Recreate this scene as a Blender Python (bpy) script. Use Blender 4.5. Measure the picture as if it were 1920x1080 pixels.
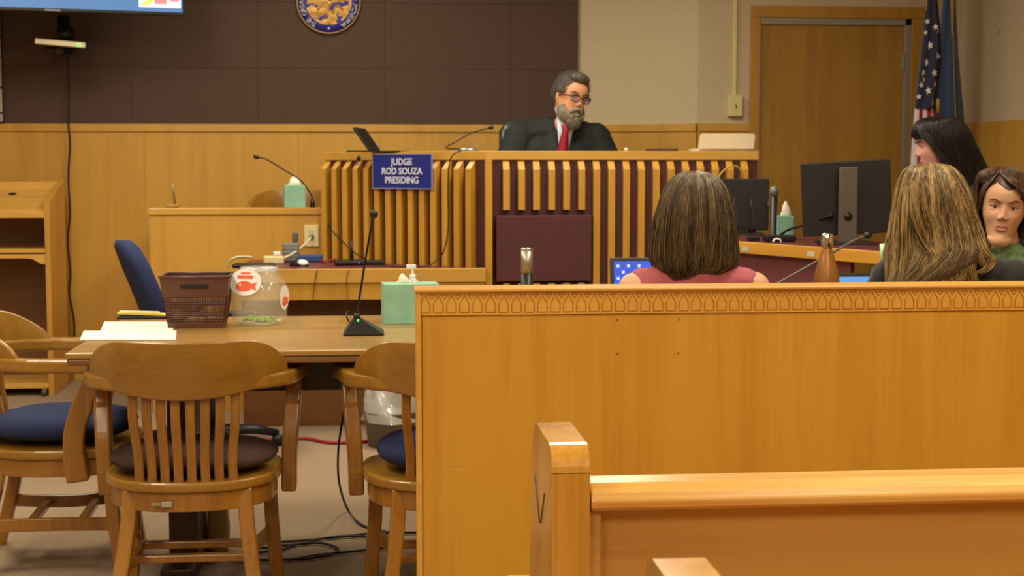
import bpy, math, random
from mathutils import Vector, Matrix, Euler, noise
random.seed(7)
for o in list(bpy.data.objects): bpy.data.objects.remove(o)
SC = bpy.context.scene
COL = SC.collection
PI = math.pi

# ------------------------------------------------------------ camera
F = 2750.0; CH = 1.30; PITCH = math.atan(230/2750); YAW = math.atan(260*math.cos(PITCH)/2750)
cam = bpy.data.cameras.new('camera'); camo = bpy.data.objects.new('camera', cam); COL.objects.link(camo)
cam.sensor_width = 36; cam.lens = F/1920*36
camo.location = (0, 0, CH); camo.rotation_euler = (PI/2-PITCH, 0, -YAW)
cam.dof.use_dof = True; cam.dof.focus_distance = 2.9; cam.dof.aperture_fstop = 11
cam.clip_start = 0.05
SC.camera = camo
# ------------------------------------------------------------ world, exposure
SC.view_settings.view_transform = 'Standard'; SC.view_settings.look = 'None'
SC.view_settings.gamma = 1; SC.view_settings.use_curve_mapping = False
SC.view_settings.exposure = 0.08
W = bpy.data.worlds.new('world'); SC.world = W; W.use_nodes = True
W.node_tree.nodes['Background'].inputs[0].default_value = (1, .9, .75, 1)
W.node_tree.nodes['Background'].inputs[1].default_value = 0.08
CEIL = 3.0
# ceiling fluorescent troffers: (x, y, watts)
TROFFERS = [(-1.5, 1.6, 40), (1.5, 1.6, 44), (-1.5, 4.0, 40), (1.5, 4.0, 38), (-1.5, 6.3, 40), (1.0, 6.3, 34),
            (-1.5, -0.8, 38), (1.5, -0.8, 44), (-0.2, 7.6, 20)]
LAMPCOL = (1.0, 0.93, 0.74)
def add_lamp(x, y, w, parent):
    l = bpy.data.lights.new('lamp', 'AREA'); l.shape = 'RECTANGLE'; l.size = .56; l.size_y = 1.16; l.energy = w; l.color = LAMPCOL
    o = bpy.data.objects.new('lamp', l); COL.objects.link(o); o.parent = parent; o.location = (0, 0, -.012); return o

# ------------------------------------------------------------ projection of measured points on to planes of the room
_R = Vector((math.cos(YAW), -math.sin(YAW), 0))
_Fw = Vector((math.sin(YAW)*math.cos(PITCH), math.cos(YAW)*math.cos(PITCH), -math.sin(PITCH)))
_U = _R.cross(_Fw)
def P(px, py, Y=None, z=None, X=None):
    d = _R*((px-960)/F) + _U*((540-py)/F) + _Fw
    if Y is not None: t = Y/d.y
    elif X is not None: t = X/d.x
    else: t = (z-CH)/d.z
    return Vector((0, 0, CH)) + d*t
def PX(px, Y, py=400): return P(px, py, Y=Y).x
def PZ(py, Y, px=960): return P(px, py, Y=Y).z

# ------------------------------------------------------------ materials
def lin(c):
    return tuple(((v/255)/12.92 if v/255 <= .04045 else ((v/255+.055)/1.055)**2.4) for v in c) + (1,)
MATS = {}
def mat(name, col, rough=.5, metal=0, coat=0, spec=.5, emit=None, es=1, bump=0, bscale=200, trans=0, ior=1.45, var=0, vscale=8, sheen=0, stretch=(1,1,1)):
    if name in MATS: return MATS[name]
    m = bpy.data.materials.new(name); m.use_nodes = True; nt = m.node_tree; b = nt.nodes['Principled BSDF']
    b.inputs['Base Color'].default_value = lin(col); b.inputs['Roughness'].default_value = rough
    b.inputs['Metallic'].default_value = metal; b.inputs['Specular IOR Level'].default_value = spec
    b.inputs['Coat Weight'].default_value = coat; b.inputs['Coat Roughness'].default_value = .15
    b.inputs['Transmission Weight'].default_value = trans; b.inputs['IOR'].default_value = ior
    if sheen: b.inputs['Sheen Weight'].default_value = sheen
    if emit: b.inputs['Emission Color'].default_value = lin(emit); b.inputs['Emission Strength'].default_value = es
    tc = nt.nodes.new('ShaderNodeTexCoord'); mp = nt.nodes.new('ShaderNodeMapping'); mp.inputs['Scale'].default_value = stretch
    nt.links.new(tc.outputs['Object'], mp.inputs[0])
    n = nt.nodes.new('ShaderNodeTexNoise'); nt.links.new(mp.outputs[0], n.inputs['Vector'])
    n.inputs['Scale'].default_value = vscale; n.inputs['Detail'].default_value = 4
    r = nt.nodes.new('ShaderNodeValToRGB'); nt.links.new(n.outputs['Fac'], r.inputs[0])
    v = max(var, .04); c = lin(col)
    r.color_ramp.elements[0].position = .3; r.color_ramp.elements[1].position = .7
    r.color_ramp.elements[0].color = tuple(x*(1-v) for x in c[:3])+(1,)
    r.color_ramp.elements[1].color = tuple(min(1, x*(1+v)) for x in c[:3])+(1,)
    nt.links.new(r.outputs[0], b.inputs['Base Color'])
    if bump:
        n2 = nt.nodes.new('ShaderNodeTexNoise'); n2.inputs['Scale'].default_value = bscale; n2.inputs['Detail'].default_value = 3
        nt.links.new(mp.outputs[0], n2.inputs['Vector'])
        bp = nt.nodes.new('ShaderNodeBump'); bp.inputs['Strength'].default_value = bump; bp.inputs['Distance'].default_value = .002
        nt.links.new(n2.outputs['Fac'], bp.inputs['Height']); nt.links.new(bp.outputs[0], b.inputs['Normal'])
    MATS[name] = m; return m
def wood(name, light, dark, grain='z', rough=.4, coat=.3, scale=1.0, scratch=0):
    if name in MATS: return MATS[name]
    m = bpy.data.materials.new(name); m.use_nodes = True; nt = m.node_tree; b = nt.nodes['Principled BSDF']; L = nt.links.new
    tc = nt.nodes.new('ShaderNodeTexCoord'); mp = nt.nodes.new('ShaderNodeMapping')
    s = {'x': (.6, 14, 14), 'y': (14, .6, 14), 'z': (14, 14, .6)}[grain]
    mp.inputs['Scale'].default_value = [q*scale for q in s]; L(tc.outputs['Object'], mp.inputs[0])
    n = nt.nodes.new('ShaderNodeTexNoise'); n.inputs['Scale'].default_value = 1; n.inputs['Detail'].default_value = 6; n.inputs['Roughness'].default_value = .65
    n.inputs['Distortion'].default_value = .4; L(mp.outputs[0], n.inputs['Vector'])
    mp2 = nt.nodes.new('ShaderNodeMapping'); mp2.inputs['Scale'].default_value = [q*scale*9 for q in s]; L(tc.outputs['Object'], mp2.inputs[0])
    n2 = nt.nodes.new('ShaderNodeTexNoise'); n2.inputs['Scale'].default_value = 1; n2.inputs['Detail'].default_value = 3; L(mp2.outputs[0], n2.inputs['Vector'])
    n3 = nt.nodes.new('ShaderNodeTexNoise'); n3.inputs['Scale'].default_value = 1.7; n3.inputs['Detail'].default_value = 2; L(tc.outputs['Object'], n3.inputs['Vector'])
    ad = nt.nodes.new('ShaderNodeMath'); ad.operation = 'MULTIPLY_ADD'; L(n2.outputs['Fac'], ad.inputs[0]); ad.inputs[1].default_value = .35; L(n.outputs['Fac'], ad.inputs[2])
    ad2 = nt.nodes.new('ShaderNodeMath'); ad2.operation = 'MULTIPLY_ADD'; L(n3.outputs['Fac'], ad2.inputs[0]); ad2.inputs[1].default_value = .5; L(ad.outputs[0], ad2.inputs[2])
    r = nt.nodes.new('ShaderNodeValToRGB'); L(ad2.outputs[0], r.inputs[0])
    r.color_ramp.elements[0].position = .68; r.color_ramp.elements[1].position = 1.12 if False else 1.0
    r.color_ramp.elements[0].color = lin(dark); r.color_ramp.elements[1].color = lin(light)
    out = r.outputs[0]
    if scratch:
        mp3 = nt.nodes.new('ShaderNodeMapping'); mp3.inputs['Scale'].default_value = (4, 4, 26); mp3.inputs['Rotation'].default_value = (0, .15, 0); L(tc.outputs['Object'], mp3.inputs[0])
        n4 = nt.nodes.new('ShaderNodeTexNoise'); n4.inputs['Scale'].default_value = 1.6; n4.inputs['Detail'].default_value = 5; L(mp3.outputs[0], n4.inputs['Vector'])
        r4 = nt.nodes.new('ShaderNodeValToRGB'); r4.color_ramp.elements[0].position = .70; r4.color_ramp.elements[1].position = .76
        r4.color_ramp.elements[0].color = (0,0,0,1); r4.color_ramp.elements[1].color = (scratch,)*3+(1,); L(n4.outputs['Fac'], r4.inputs[0])
        mx = nt.nodes.new('ShaderNodeMixRGB'); L(r4.outputs[0], mx.inputs[0]); L(out, mx.inputs[1]); mx.inputs[2].default_value = lin((214, 170, 104)); out = mx.outputs[0]
    L(out, b.inputs['Base Color'])
    b.inputs['Roughness'].default_value = rough; b.inputs['Coat Weight'].default_value = coat; b.inputs['Coat Roughness'].default_value = .18
    bp = nt.nodes.new('ShaderNodeBump'); bp.inputs['Strength'].default_value = .12; bp.inputs['Distance'].default_value = .001; L(n2.outputs['Fac'], bp.inputs['Height']); L(bp.outputs[0], b.inputs['Normal'])
    MATS[name] = m; return m
def glassy(name, col, alpha=.25, rough=.08):
    if name in MATS: return MATS[name]
    m = bpy.data.materials.new(name); m.use_nodes = True; nt = m.node_tree; b = nt.nodes['Principled BSDF']
    b.inputs['Base Color'].default_value = lin(col); b.inputs['Roughness'].default_value = rough; b.inputs['Alpha'].default_value = alpha
    b.inputs['Specular IOR Level'].default_value = .8; b.inputs['Coat Weight'].default_value = 1
    MATS[name] = m; return m

WALLWOOD = wood('maple_panelling', (202, 152, 62), (188, 138, 52), 'z', .38, .15, .6)
BENCHWOOD = wood('bench_maple', (202, 150, 54), (184, 130, 40), 'z', .35, .25)
BENCHWOOD_X = wood('bench_maple_rail', (206, 156, 68), (188, 138, 52), 'x', .35, .25)
PARTWOOD = wood('railing_panel_veneer', (202, 146, 44), (190, 130, 34), 'z', .42, .15, 1.0, .35)
PARTTRIM = wood('railing_trim', (216, 160, 62), (200, 142, 50), 'x', .38, .2)
PEWWOOD = wood('pew_oak', (212, 156, 62), (182, 122, 42), 'z', .22, .6)
PEWRAIL = wood('pew_rail_oak', (230, 178, 96), (200, 144, 68), 'x', .22, .6)
PEWBACK = wood('pew_back_veneer', (196, 146, 72), (176, 124, 54), 'x', .45, .1, .8)
CHAIRWOOD = wood('chair_oak', (160, 108, 34), (126, 78, 20), 'z', .32, .4)
CHAIRCREST = wood('chair_oak_bent', (156, 110, 34), (134, 90, 24), 'x', .32, .4, .6)
TABLEWOOD = wood('table_oak', (170, 128, 62), (144, 104, 44), 'x', .32, .3)
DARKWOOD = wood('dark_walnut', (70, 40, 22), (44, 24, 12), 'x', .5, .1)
DOORWOOD = wood('door_veneer', (164, 120, 42), (138, 96, 30), 'z', .4, .2, .7)
CASING = wood('casing_oak', (178, 130, 44), (156, 108, 34), 'z', .4, .2)
LECTWOOD = wood('lectern_maple', (226, 174, 84), (204, 150, 62), 'x', .38, .3)
MAROON = mat('maroon_laminate', (84, 40, 40), .6, var=.06)
MAROONTOP = mat('maroon_desktop', (100, 42, 48), .35, var=.06)
FABRICWALL = mat('brown_acoustic_fabric', (84, 64, 54), .95, bump=.5, bscale=400, var=.05, vscale=60)
PLASTER = mat('cream_vinyl_wall', (198, 179, 148), .75, bump=.3, bscale=150, var=.02, vscale=40)
CARPET = mat('beige_speckled_carpet', (154, 130, 104), .98, bump=.8, bscale=300, var=.16, vscale=120)
CEILM = mat('white_ceiling_tile', (190, 186, 172), .9)
BLACK = mat('black_plastic', (26, 25, 24), .4)
BLACKM = mat('black_metal', (20, 20, 20), .35, metal=.3)
GREYM = mat('grey_painted_metal', (150, 142, 128), .4, metal=.2)
CHROME = mat('chrome', (220, 215, 205), .15, metal=1)
CREAMP = mat('cream_plastic', (222, 206, 150), .45)
WHITEP = mat('white_plastic', (235, 230, 220), .4)
WHITE = mat('white_paper', (240, 232, 215), .8)
NAVY = mat('navy_fabric', (36, 46, 86), .9, bump=.4, bscale=500, var=.1, vscale=90)
GREENBOX = mat('mint_card', (140, 188, 160), .6, var=.12, vscale=14)
SKIN = mat('skin', (214, 164, 128), .5, var=.05, vscale=30)
GOLD = mat('gold_paint', (196, 148, 66), .45, metal=.2, var=.15, vscale=25)
BLUELED = mat('green_led', (60, 255, 60), emit=(60, 255, 60), es=3)

# ------------------------------------------------------------ mesh builder
class MB:
    def __init__(s): s.v = []; s.f = []; s.m = []; s.sm = []; s.mi = 0; s.smooth = True
    def add(s, vs, fs, sm=None):
        o = len(s.v); s.v += [Vector(p) for p in vs]
        for f in fs: s.f.append([o+i for i in f]); s.m.append(s.mi); s.sm.append(s.smooth if sm is None else sm)
        return s
    def box(s, x0, x1, y0, y1, z0, z1, M=None):
        vs = [Vector((x, y, z)) for z in (z0, z1) for x, y in ((x0,y0),(x1,y0),(x1,y1),(x0,y1))]
        if M is not None: vs = [M @ v for v in vs]
        return s.add(vs, [(3,2,1,0),(4,5,6,7),(0,1,5,4),(1,2,6,5),(2,3,7,6),(3,0,4,7)], False)
    def cbox(s, c, d, R=None):
        M = Matrix.Translation(c) @ (R.to_4x4() if R is not None else Matrix())
        return s.box(-d[0]/2, d[0]/2, -d[1]/2, d[1]/2, -d[2]/2, d[2]/2, M)
    def prism(s, poly, a, b, axis='y', M=None):
        # poly of 2D points; axis = extrusion direction
        def mk(p, t):
            return {'y': Vector((p[0], t, p[1])), 'x': Vector((t, p[0], p[1])), 'z': Vector((p[0], p[1], t))}[axis]
        n = len(poly); vs = [mk(p, a) for p in poly]+[mk(p, b) for p in poly]
        if M is not None: vs = [M @ v for v in vs]
        fs = [tuple(range(n)), tuple(range(2*n-1, n-1, -1))]+[(i, (i+1) % n + 0, (i+1) % n+n, i+n)[::-1] for i in range(n)]
        return s.add(vs, fs, False)
    def ell(s, c, r, R=None, nu=20, nv=12):
        c = Vector(c); r = (r,)*3 if not hasattr(r, '__len__') else r; vs = []; fs = []
        for j in range(1, nv):
            a = PI*j/nv
            for i in range(nu):
                t = 2*PI*i/nu; vs.append(Vector((r[0]*math.sin(a)*math.cos(t), r[1]*math.sin(a)*math.sin(t), r[2]*math.cos(a))))
        top = len(vs); vs.append(Vector((0,0,r[2]))); vs.append(Vector((0,0,-r[2])))
        if R is not None: vs = [R @ v for v in vs]
        vs = [v+c for v in vs]
        for j in range(nv-2):
            for i in range(nu):
                k = (i+1) % nu; fs.append((j*nu+i, (j+1)*nu+i, (j+1)*nu+k, j*nu+k))
        for i in range(nu):
            k = (i+1) % nu; fs.append((top, i, k)); fs.append((top+1, (nv-2)*nu+k, (nv-2)*nu+i))
        return s.add(vs, fs, True)
    def tube(s, pts, rad, seg=10, caps=True):
        pts = [Vector(p) for p in pts]; n = len(pts)
        rad = [rad]*n if not hasattr(rad, '__len__') else rad
        vs = []; fs = []; up = None
        for i, p in enumerate(pts):
            t = (pts[min(i+1, n-1)]-pts[max(i-1, 0)]).normalized()
            if up is None:
                up = Vector((0,0,1)) if abs(t.z) < .9 else Vector((1,0,0))
            a = t.cross(up).normalized(); up = a.cross(t).normalized()
            for k in range(seg):
                q = 2*PI*k/seg; vs.append(p+(a*math.cos(q)+up*math.sin(q))*rad[i])
        for i in range(n-1):
            for k in range(seg):
                l = (k+1) % seg; fs.append((i*seg+k, i*seg+l, (i+1)*seg+l, (i+1)*seg+k))
        if caps: fs.append(tuple(range(seg-1, -1, -1))); fs.append(tuple((n-1)*seg+k for k in range(seg)))
        return s.add(vs, fs, True)
    def cap(s, p0, p1, r0, r1, n=6):
        # tapered capsule, a closed limb piece
        p0 = Vector(p0); p1 = Vector(p1); s.tube([p0, p1], [r0, r1], 14); s.ell(p0, r0*1.0, nu=14, nv=9); s.ell(p1, r1*1.0, nu=14, nv=9); return s
    def limb(s, pts, rads):
        for i in range(len(pts)-1): s.cap(pts[i], pts[i+1], rads[i], rads[i+1])
        return s
    def sweep(s, pts, ws, hs, up=(0,0,1)):
        # rectangular section, w across, h along up
        pts = [Vector(p) for p in pts]; n = len(pts); up = Vector(up)
        ws = [ws]*n if not hasattr(ws, '__len__') else ws; hs = [hs]*n if not hasattr(hs, '__len__') else hs
        vs = []; fs = []
        for i, p in enumerate(pts):
            t = (pts[min(i+1, n-1)]-pts[max(i-1, 0)]).normalized(); a = t.cross(up).normalized(); u = a.cross(t).normalized()
            w = a*ws[i]/2; h = u*hs[i]/2
            vs += [p-w-h, p+w-h, p+w+h, p-w+h]
        for i in range(n-1):
            for k in range(4):
                l = (k+1) % 4; fs.append((i*4+k, i*4+l, (i+1)*4+l, (i+1)*4+k))
        fs.append((3,2,1,0)); fs.append(tuple((n-1)*4+k for k in range(4)))
        return s.add(vs, fs, False)
    def lathe(s, prof, c=(0,0,0), seg=28, M=None):
        c = Vector(c); vs = []; fs = []; n = len(prof)
        for r, z in prof:
            for k in range(seg): q = 2*PI*k/seg; vs.append(Vector((r*math.cos(q), r*math.sin(q), z)))
        vs = [(M @ v if M is not None else v)+c for v in vs]
        for i in range(n-1):
            for k in range(seg):
                l = (k+1) % seg; fs.append((i*seg+k, i*seg+l, (i+1)*seg+l, (i+1)*seg+k))
        if prof[0][0] > 1e-5: fs.append(tuple(range(seg-1, -1, -1)))
        if prof[-1][0] > 1e-5: fs.append(tuple((n-1)*seg+k for k in range(seg)))
        return s.add(vs, fs, True)
    def loft(s, rings, caps=True, closed=True):
        m = len(rings[0]); vs = [Vector(p) for r in rings for p in r]; fs = []
        for i in range(len(rings)-1):
            for k in range(m if closed else m-1):
                l = (k+1) % m; fs.append((i*m+k, i*m+l, (i+1)*m+l, (i+1)*m+k))
        if caps: fs.append(tuple(range(m-1, -1, -1))); fs.append(tuple((len(rings)-1)*m+k for k in range(m)))
        return s.add(vs, fs, True)
    def grid(s, fn, nu, nv, sm=True):
        vs = [fn(i/nu, j/nv) for j in range(nv+1) for i in range(nu+1)]
        fs = [(j*(nu+1)+i, j*(nu+1)+i+1, (j+1)*(nu+1)+i+1, (j+1)*(nu+1)+i) for j in range(nv) for i in range(nu)]
        return s.add(vs, fs, sm)
    def text(s, body, size, M, extrude=.001, spacing=1.0, bold=0):
        c = bpy.data.curves.new('t', 'FONT'); c.body = body; c.size = size; c.extrude = extrude; c.align_x = 'CENTER'; c.align_y = 'CENTER'
        c.space_character = spacing; c.offset = bold; c.resolution_u = 3
        o = bpy.data.objects.new('t', c); COL.objects.link(o)
        dg = bpy.context.evaluated_depsgraph_get(); me = o.evaluated_get(dg).to_mesh()
        s.add([M @ v.co for v in me.vertices], [tuple(p.vertices) for p in me.polygons], False)
        o.evaluated_get(dg).to_mesh_clear(); bpy.data.objects.remove(o); bpy.data.curves.remove(c); return s
    def T(s, M):
        s.v = [M @ v for v in s.v]; return s
    def build(s, name, mats, parent=None, bevel=0, seg=2, world=False, subsurf=0, remesh=0, smooth=0, solid=0, disp=None, weld=False):
        vs = s.v
        if world and parent is not None:
            inv = (Matrix.Translation(parent.location) @ parent.rotation_euler.to_matrix().to_4x4()).inverted(); vs = [inv @ v for v in vs]
        me = bpy.data.meshes.new(name); me.from_pydata([tuple(v) for v in vs], [], s.f)
        mats = mats if isinstance(mats, (list, tuple)) else [mats]
        for m in mats: me.materials.append(m)
        me.polygons.foreach_set('material_index', s.m); me.polygons.foreach_set('use_smooth', s.sm); me.update()
        if not remesh and len(s.f) < 60000:
            import bmesh
            bm = bmesh.new(); bm.from_mesh(me); bmesh.ops.recalc_face_normals(bm, faces=bm.faces[:]); bm.to_mesh(me); bm.free()
        o = bpy.data.objects.new(name, me); COL.objects.link(o); o.parent = parent
        if solid: q = o.modifiers.new('s', 'SOLIDIFY'); q.thickness = solid; q.offset = 0
        if bevel: q = o.modifiers.new('b', 'BEVEL'); q.width = bevel; q.segments = seg; q.limit_method = 'ANGLE'; q.angle_limit = math.radians(40)
        if remesh:
            q = o.modifiers.new('r', 'REMESH'); q.mode = 'VOXEL'; q.voxel_size = remesh; q.use_smooth_shade = True
        if smooth: q = o.modifiers.new('sm', 'SMOOTH'); q.iterations = smooth; q.factor = .6
        if subsurf: q = o.modifiers.new('ss', 'SUBSURF'); q.levels = subsurf; q.render_levels = subsurf
        if disp:
            tx = bpy.data.textures.new(name, 'CLOUDS'); tx.noise_scale = disp[1]; q = o.modifiers.new('d', 'DISPLACE'); q.texture = tx; q.strength = disp[0]; q.mid_level = .5; q.texture_coords = 'LOCAL'
        return o
def thing(name, label, cat, loc=(0,0,0), rotz=0, group=None):
    o = bpy.data.objects.new(name, None); COL.objects.link(o); o.empty_display_size = .1
    o.location = loc; o.rotation_euler = (0, 0, rotz); o['label'] = label; o['category'] = cat
    if group: o['group'] = group
    return o
def tag(o, label, cat, group=None):
    o['label'] = label; o['category'] = cat
    if group: o['group'] = group
    return o
def struct(o): o['kind'] = 'structure'; return o
def dup(root, loc, rotz, label, group=None):
    r = root.copy(); COL.objects.link(r); r.location = loc; r.rotation_euler = (0, 0, rotz); r['label'] = label
    if group: r['group'] = group
    for ch in list(root.children):
        c = ch.copy(); COL.objects.link(c); c.parent = r
        for g in list(ch.children): d = g.copy(); COL.objects.link(d); d.parent = c
    return r
def rot(x=0, y=0, z=0): return Euler((x, y, z)).to_matrix()
def bez(pts, n=16):
    # smooth Catmull-Rom path through points
    pts = [Vector(p) for p in pts]; q = [pts[0]*2-pts[1]]+pts+[pts[-1]*2-pts[-2]]; out = []
    for i in range(1, len(q)-2):
        for k in range(n):
            t = k/n; a, b, c, d = q[i-1], q[i], q[i+1], q[i+2]
            out.append(.5*((2*b)+(c-a)*t+(2*a-5*b+4*c-d)*t*t+(3*b-a-3*c+d)*t**3))
    out.append(pts[-1]); return out

class Strands:
    # thin three-sided hair strands collected into one mesh
    def __init__(s): s.v = []; s.f = []; s.m = []
    def add(s, pts, r, mi=0, taper=5):
        n = len(pts); o = len(s.v); up = Vector((.3, .5, .8))
        for i, p in enumerate(pts):
            t = pts[min(i+1, n-1)]-pts[max(i-1, 0)]
            a = t.cross(up).normalized(); b = t.cross(a).normalized(); q = r*min(1, .25+(n-1-i)/taper)
            s.v += [p+a*q, p-a*q*.5+b*q*.87, p-a*q*.5-b*q*.87]
        for i in range(n-1):
            for k in range(3):
                l = (k+1) % 3; s.f.append((o+i*3+k, o+i*3+l, o+i*3+3+l, o+i*3+3+k)); s.m.append(mi)
# ============================================================ the room
YB = 9.05; YD = 8.65; XR = PX(1800, YD, 230); XL = -4.0; YF = -3.0
XB1 = PX(1082, YB, 150); XB2 = PX(1308, YD, 150)
ZW = 1.548
struct(MB().box(XL, XR, YF, YB+.1, -.1, 0).build('floor', CARPET))
struct(MB().box(XL, XR, YF, YB+.1, CEIL, CEIL+.1).build('ceiling', CEILM))
struct(MB().box(XL-.1, XL, YF, YB, 0, CEIL).build('wall_left', PLASTER))
struct(MB().box(XL, XR, YF-.1, YF, 0, CEIL).build('wall_front', PLASTER))
struct(MB().box(XR, XR+.1, YF, YD+.1, 0, CEIL).build('wall_right', PLASTER))
struct(MB().box(XL, XB1+.01, YB, YB+.1, 0, CEIL).build('wall_back', PLASTER))
m = MB().prism([(XB1, YB), (XB2, YD), (XR, YD), (XR, YD+.1), (XB2+.03, YD+.1), (XB1, YB+.1)], 0, CEIL, 'z'); struct(m.build('wall_back_right', PLASTER))
# brown fabric panels with thin seams
m = MB(); seams = [PX(p, YB, 150) for p in (248, 485, 722, 957)]; pit = seams[1]-seams[0]
xs = [seams[0]-pit*k for k in (3, 2, 1)]+seams+[XB1]
zs = [ZW, PZ(128, YB, 480), PZ(4, YB, 480), PZ(4, YB, 480)*2-PZ(128, YB, 480), CEIL]
for i in range(len(xs)-1):
    for j in range(len(zs)-1): m.box(xs[i]+.0004, xs[i+1]-.0004, YB-.03, YB, zs[j]+.0004, zs[j+1]-.0004)
struct(m.build('trim_1', FABRICWALL, bevel=.002))
# maple wainscot with a cap rail
m = MB(); xw = [XL]+[PX(p, YB, 300) for p in (-320, 0, 272, 560, 850)]+[XB1]
for i in range(len(xw)-1): m.box(xw[i]+.0001, xw[i+1]-.0001, YB-.02, YB, 0, ZW-.045)
m.box(XL, XB1, YB-.032, YB, ZW-.045, ZW)
struct(m.build('trim_2', WALLWOOD, bevel=.002))
m = MB(); nrm = Vector((YB-YD, XB2-XB1, 0)).normalized()*-.02
def quadwall(mb, a, b, z0, z1, off):
    a = Vector(a); b = Vector(b); t = (b-a).normalized(); n = Vector((t.y, -t.x, 0))*off
    mb.prism([(a.x, a.y), (b.x, b.y), (b.x+n.x, b.y+n.y), (a.x+n.x, a.y+n.y)], z0, z1, 'z')
DX0 = PX(1403, YD, 300); DX1 = PX(1731, YD, 300)
quadwall(m, (XB1, YB, 0), (XB2, YD, 0), 0, ZW-.045, .02); quadwall(m, (XB1, YB, 0), (XB2, YD, 0), ZW-.045, ZW, .03)
quadwall(m, (XB2, YD, 0), (DX0, YD, 0), 0, ZW-.045, .02); quadwall(m, (XB2, YD, 0), (DX0, YD, 0), ZW-.045, ZW, .03)
quadwall(m, (DX1, YD, 0), (XR, YD, 0), 0, ZW, .02)
struct(m.build('trim_3', WALLWOOD, bevel=.002))
struct(MB().box(XR-.02, XR, YF, YD, 0, ZW+.002).build('trim_4', WALLWOOD, bevel=.002))
# door with grey metal frame inside an oak casing
dz = PZ(38, YD, 1560); ix0 = PX(1422, YD, 100); ix1 = PX(1705, YD, 100); zt = PZ(13, YD, 1560)
m = MB(); m.box(DX0, ix0, YD-.035, YD, 0, dz+.01); m.box(ix1, DX1, YD-.035, YD, 0, dz+.01)
m.prism([(DX0, dz+.01), (DX1, dz+.01), (DX1, zt), (DX0, zt)], YD-.035, YD, 'y')
struct(m.build('trim_5', CASING, bevel=.003))
door = MB().box(ix0+.005, ix1-.04, YD-.012, YD-.001, .01, dz-.03).build('door_1', DOORWOOD, bevel=.002); struct(door)
fr = MB(); fr.box(ix0, ix1, YD-.03, YD, dz-.03, dz+.009); fr.box(ix1-.04, ix1, YD-.03, YD, 0, dz+.009); fr.box(ix0, ix0+.008, YD-.03, YD, 0, dz)
fr.build('door_frame', GREYM, door, bevel=.003)
hg = MB()
for hz in (dz-.3, 1.1, .25): hg.box(ix1-.052, ix1-.038, YD-.034, YD-.012, hz, hz+.1)
hg.build('hinge', GREYM, door, bevel=.002)
# ceiling lights
for i, (x, y, w) in enumerate(TROFFERS):
    side = 'left' if x < -.5 else ('right' if x > .5 else 'centre'); far = {-.8: 'behind the pews', 1.6: 'over the pews', 4.0: 'over the counsel tables', 6.3: 'over the open floor', 7.6: 'over the high bench'}[y]
    t = thing('ceiling_light', 'fluorescent ceiling troffer %s, %s side' % (far, side), 'ceiling light', (x, y, CEIL-.03), 0, 'fluorescent ceiling lights')
    m = MB(); m.box(-.31, .31, -.61, -.59, -.01, .029); m.box(-.31, .31, .59, .61, -.01, .029); m.box(-.31, -.29, -.59, .59, -.01, .029); m.box(.29, .31, -.59, .59, -.01, .029)
    m.build('frame', GREYM, t); MB().box(-.289, .289, -.589, .589, .0, .02).build('diffuser', mat('troffer_diffuser', (250, 245, 230), .5, emit=(255, 240, 210), es=2), t)
    add_lamp(x, y, w, t)

# ============================================================ pews in front
def pew_end(X0, X1):
    # outline in (y, z)
    o = [(0, 0), (0, .90)]
    for k in range(7): a = PI-PI/2*k/6; o.append((.035+.035*math.cos(a), .899+.035*math.sin(a)))
    o += [(.19, .934), (.215, .925), (.235, .90), (.25, .84), (.262, .76), (.28, .68), (.33, .60), (.40, .578), (.66, .578), (.69, .565), (.70, .53), (.69, .45), (.64, .36), (.62, .2), (.64, 0)]
    return MB().prism(o, X0, X1, 'x')
def make_pew(label, x, y):
    t = thing('pew', label, 'pew', (x, y, 0), 0, 'courtroom pews')
    pew_end(0, .05).build('end_panel', PEWWOOD, t, bevel=.009, seg=3)
    pew_end(3.2, 3.25).build('end_panel', PEWWOOD, t, bevel=.009, seg=3)
    m = MB(); prof = [(-.002, .853), (.004, .848), (.058, .848), (.066, .856), (.066, .876), (.055, .884), (.02, .882), (.002, .872), (-.004, .862)]
    m.prism(prof, .052, 3.198, 'x').build('top_rail', PEWRAIL, t, bevel=.003)
    MB().box(.051, 3.199, .03, .05, .10, .85).build('back_panel', PEWBACK, t)
    MB().box(.051, .066, .012, .03, .10, .846).build('cleat', PEWBACK, t)
    m = MB(); m.box(.051, 3.199, .10, .56, .40, .43); m.box(.051, 3.199, .5, .52, .1, .399); m.build('seat', PEWWOOD, t, bevel=.006)
    return t
p1 = make_pew('varnished oak pew with thick rounded end panel, directly before the tall panelled railing', PX(1035, 1.87, 900), 1.87)
m = MB(); 
for (a, b) in (((1003, 893), (1012, 980)), ((1021, 925), (1014, 980))):
    q = [P(px, py, X=p1.location.x-.0005) - p1.location for px, py in (a, b)]; m.tube(q, .0012, 6)
m.build('scored_mark', mat('dark_score', (110, 72, 26), .6), p1)
p2 = dup(p1, (p1.location.x+.028, p1.location.y-.735, 0), 0, 'nearest oak pew, only the top of its end panel showing at the bottom edge', 'courtroom pews')

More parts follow.
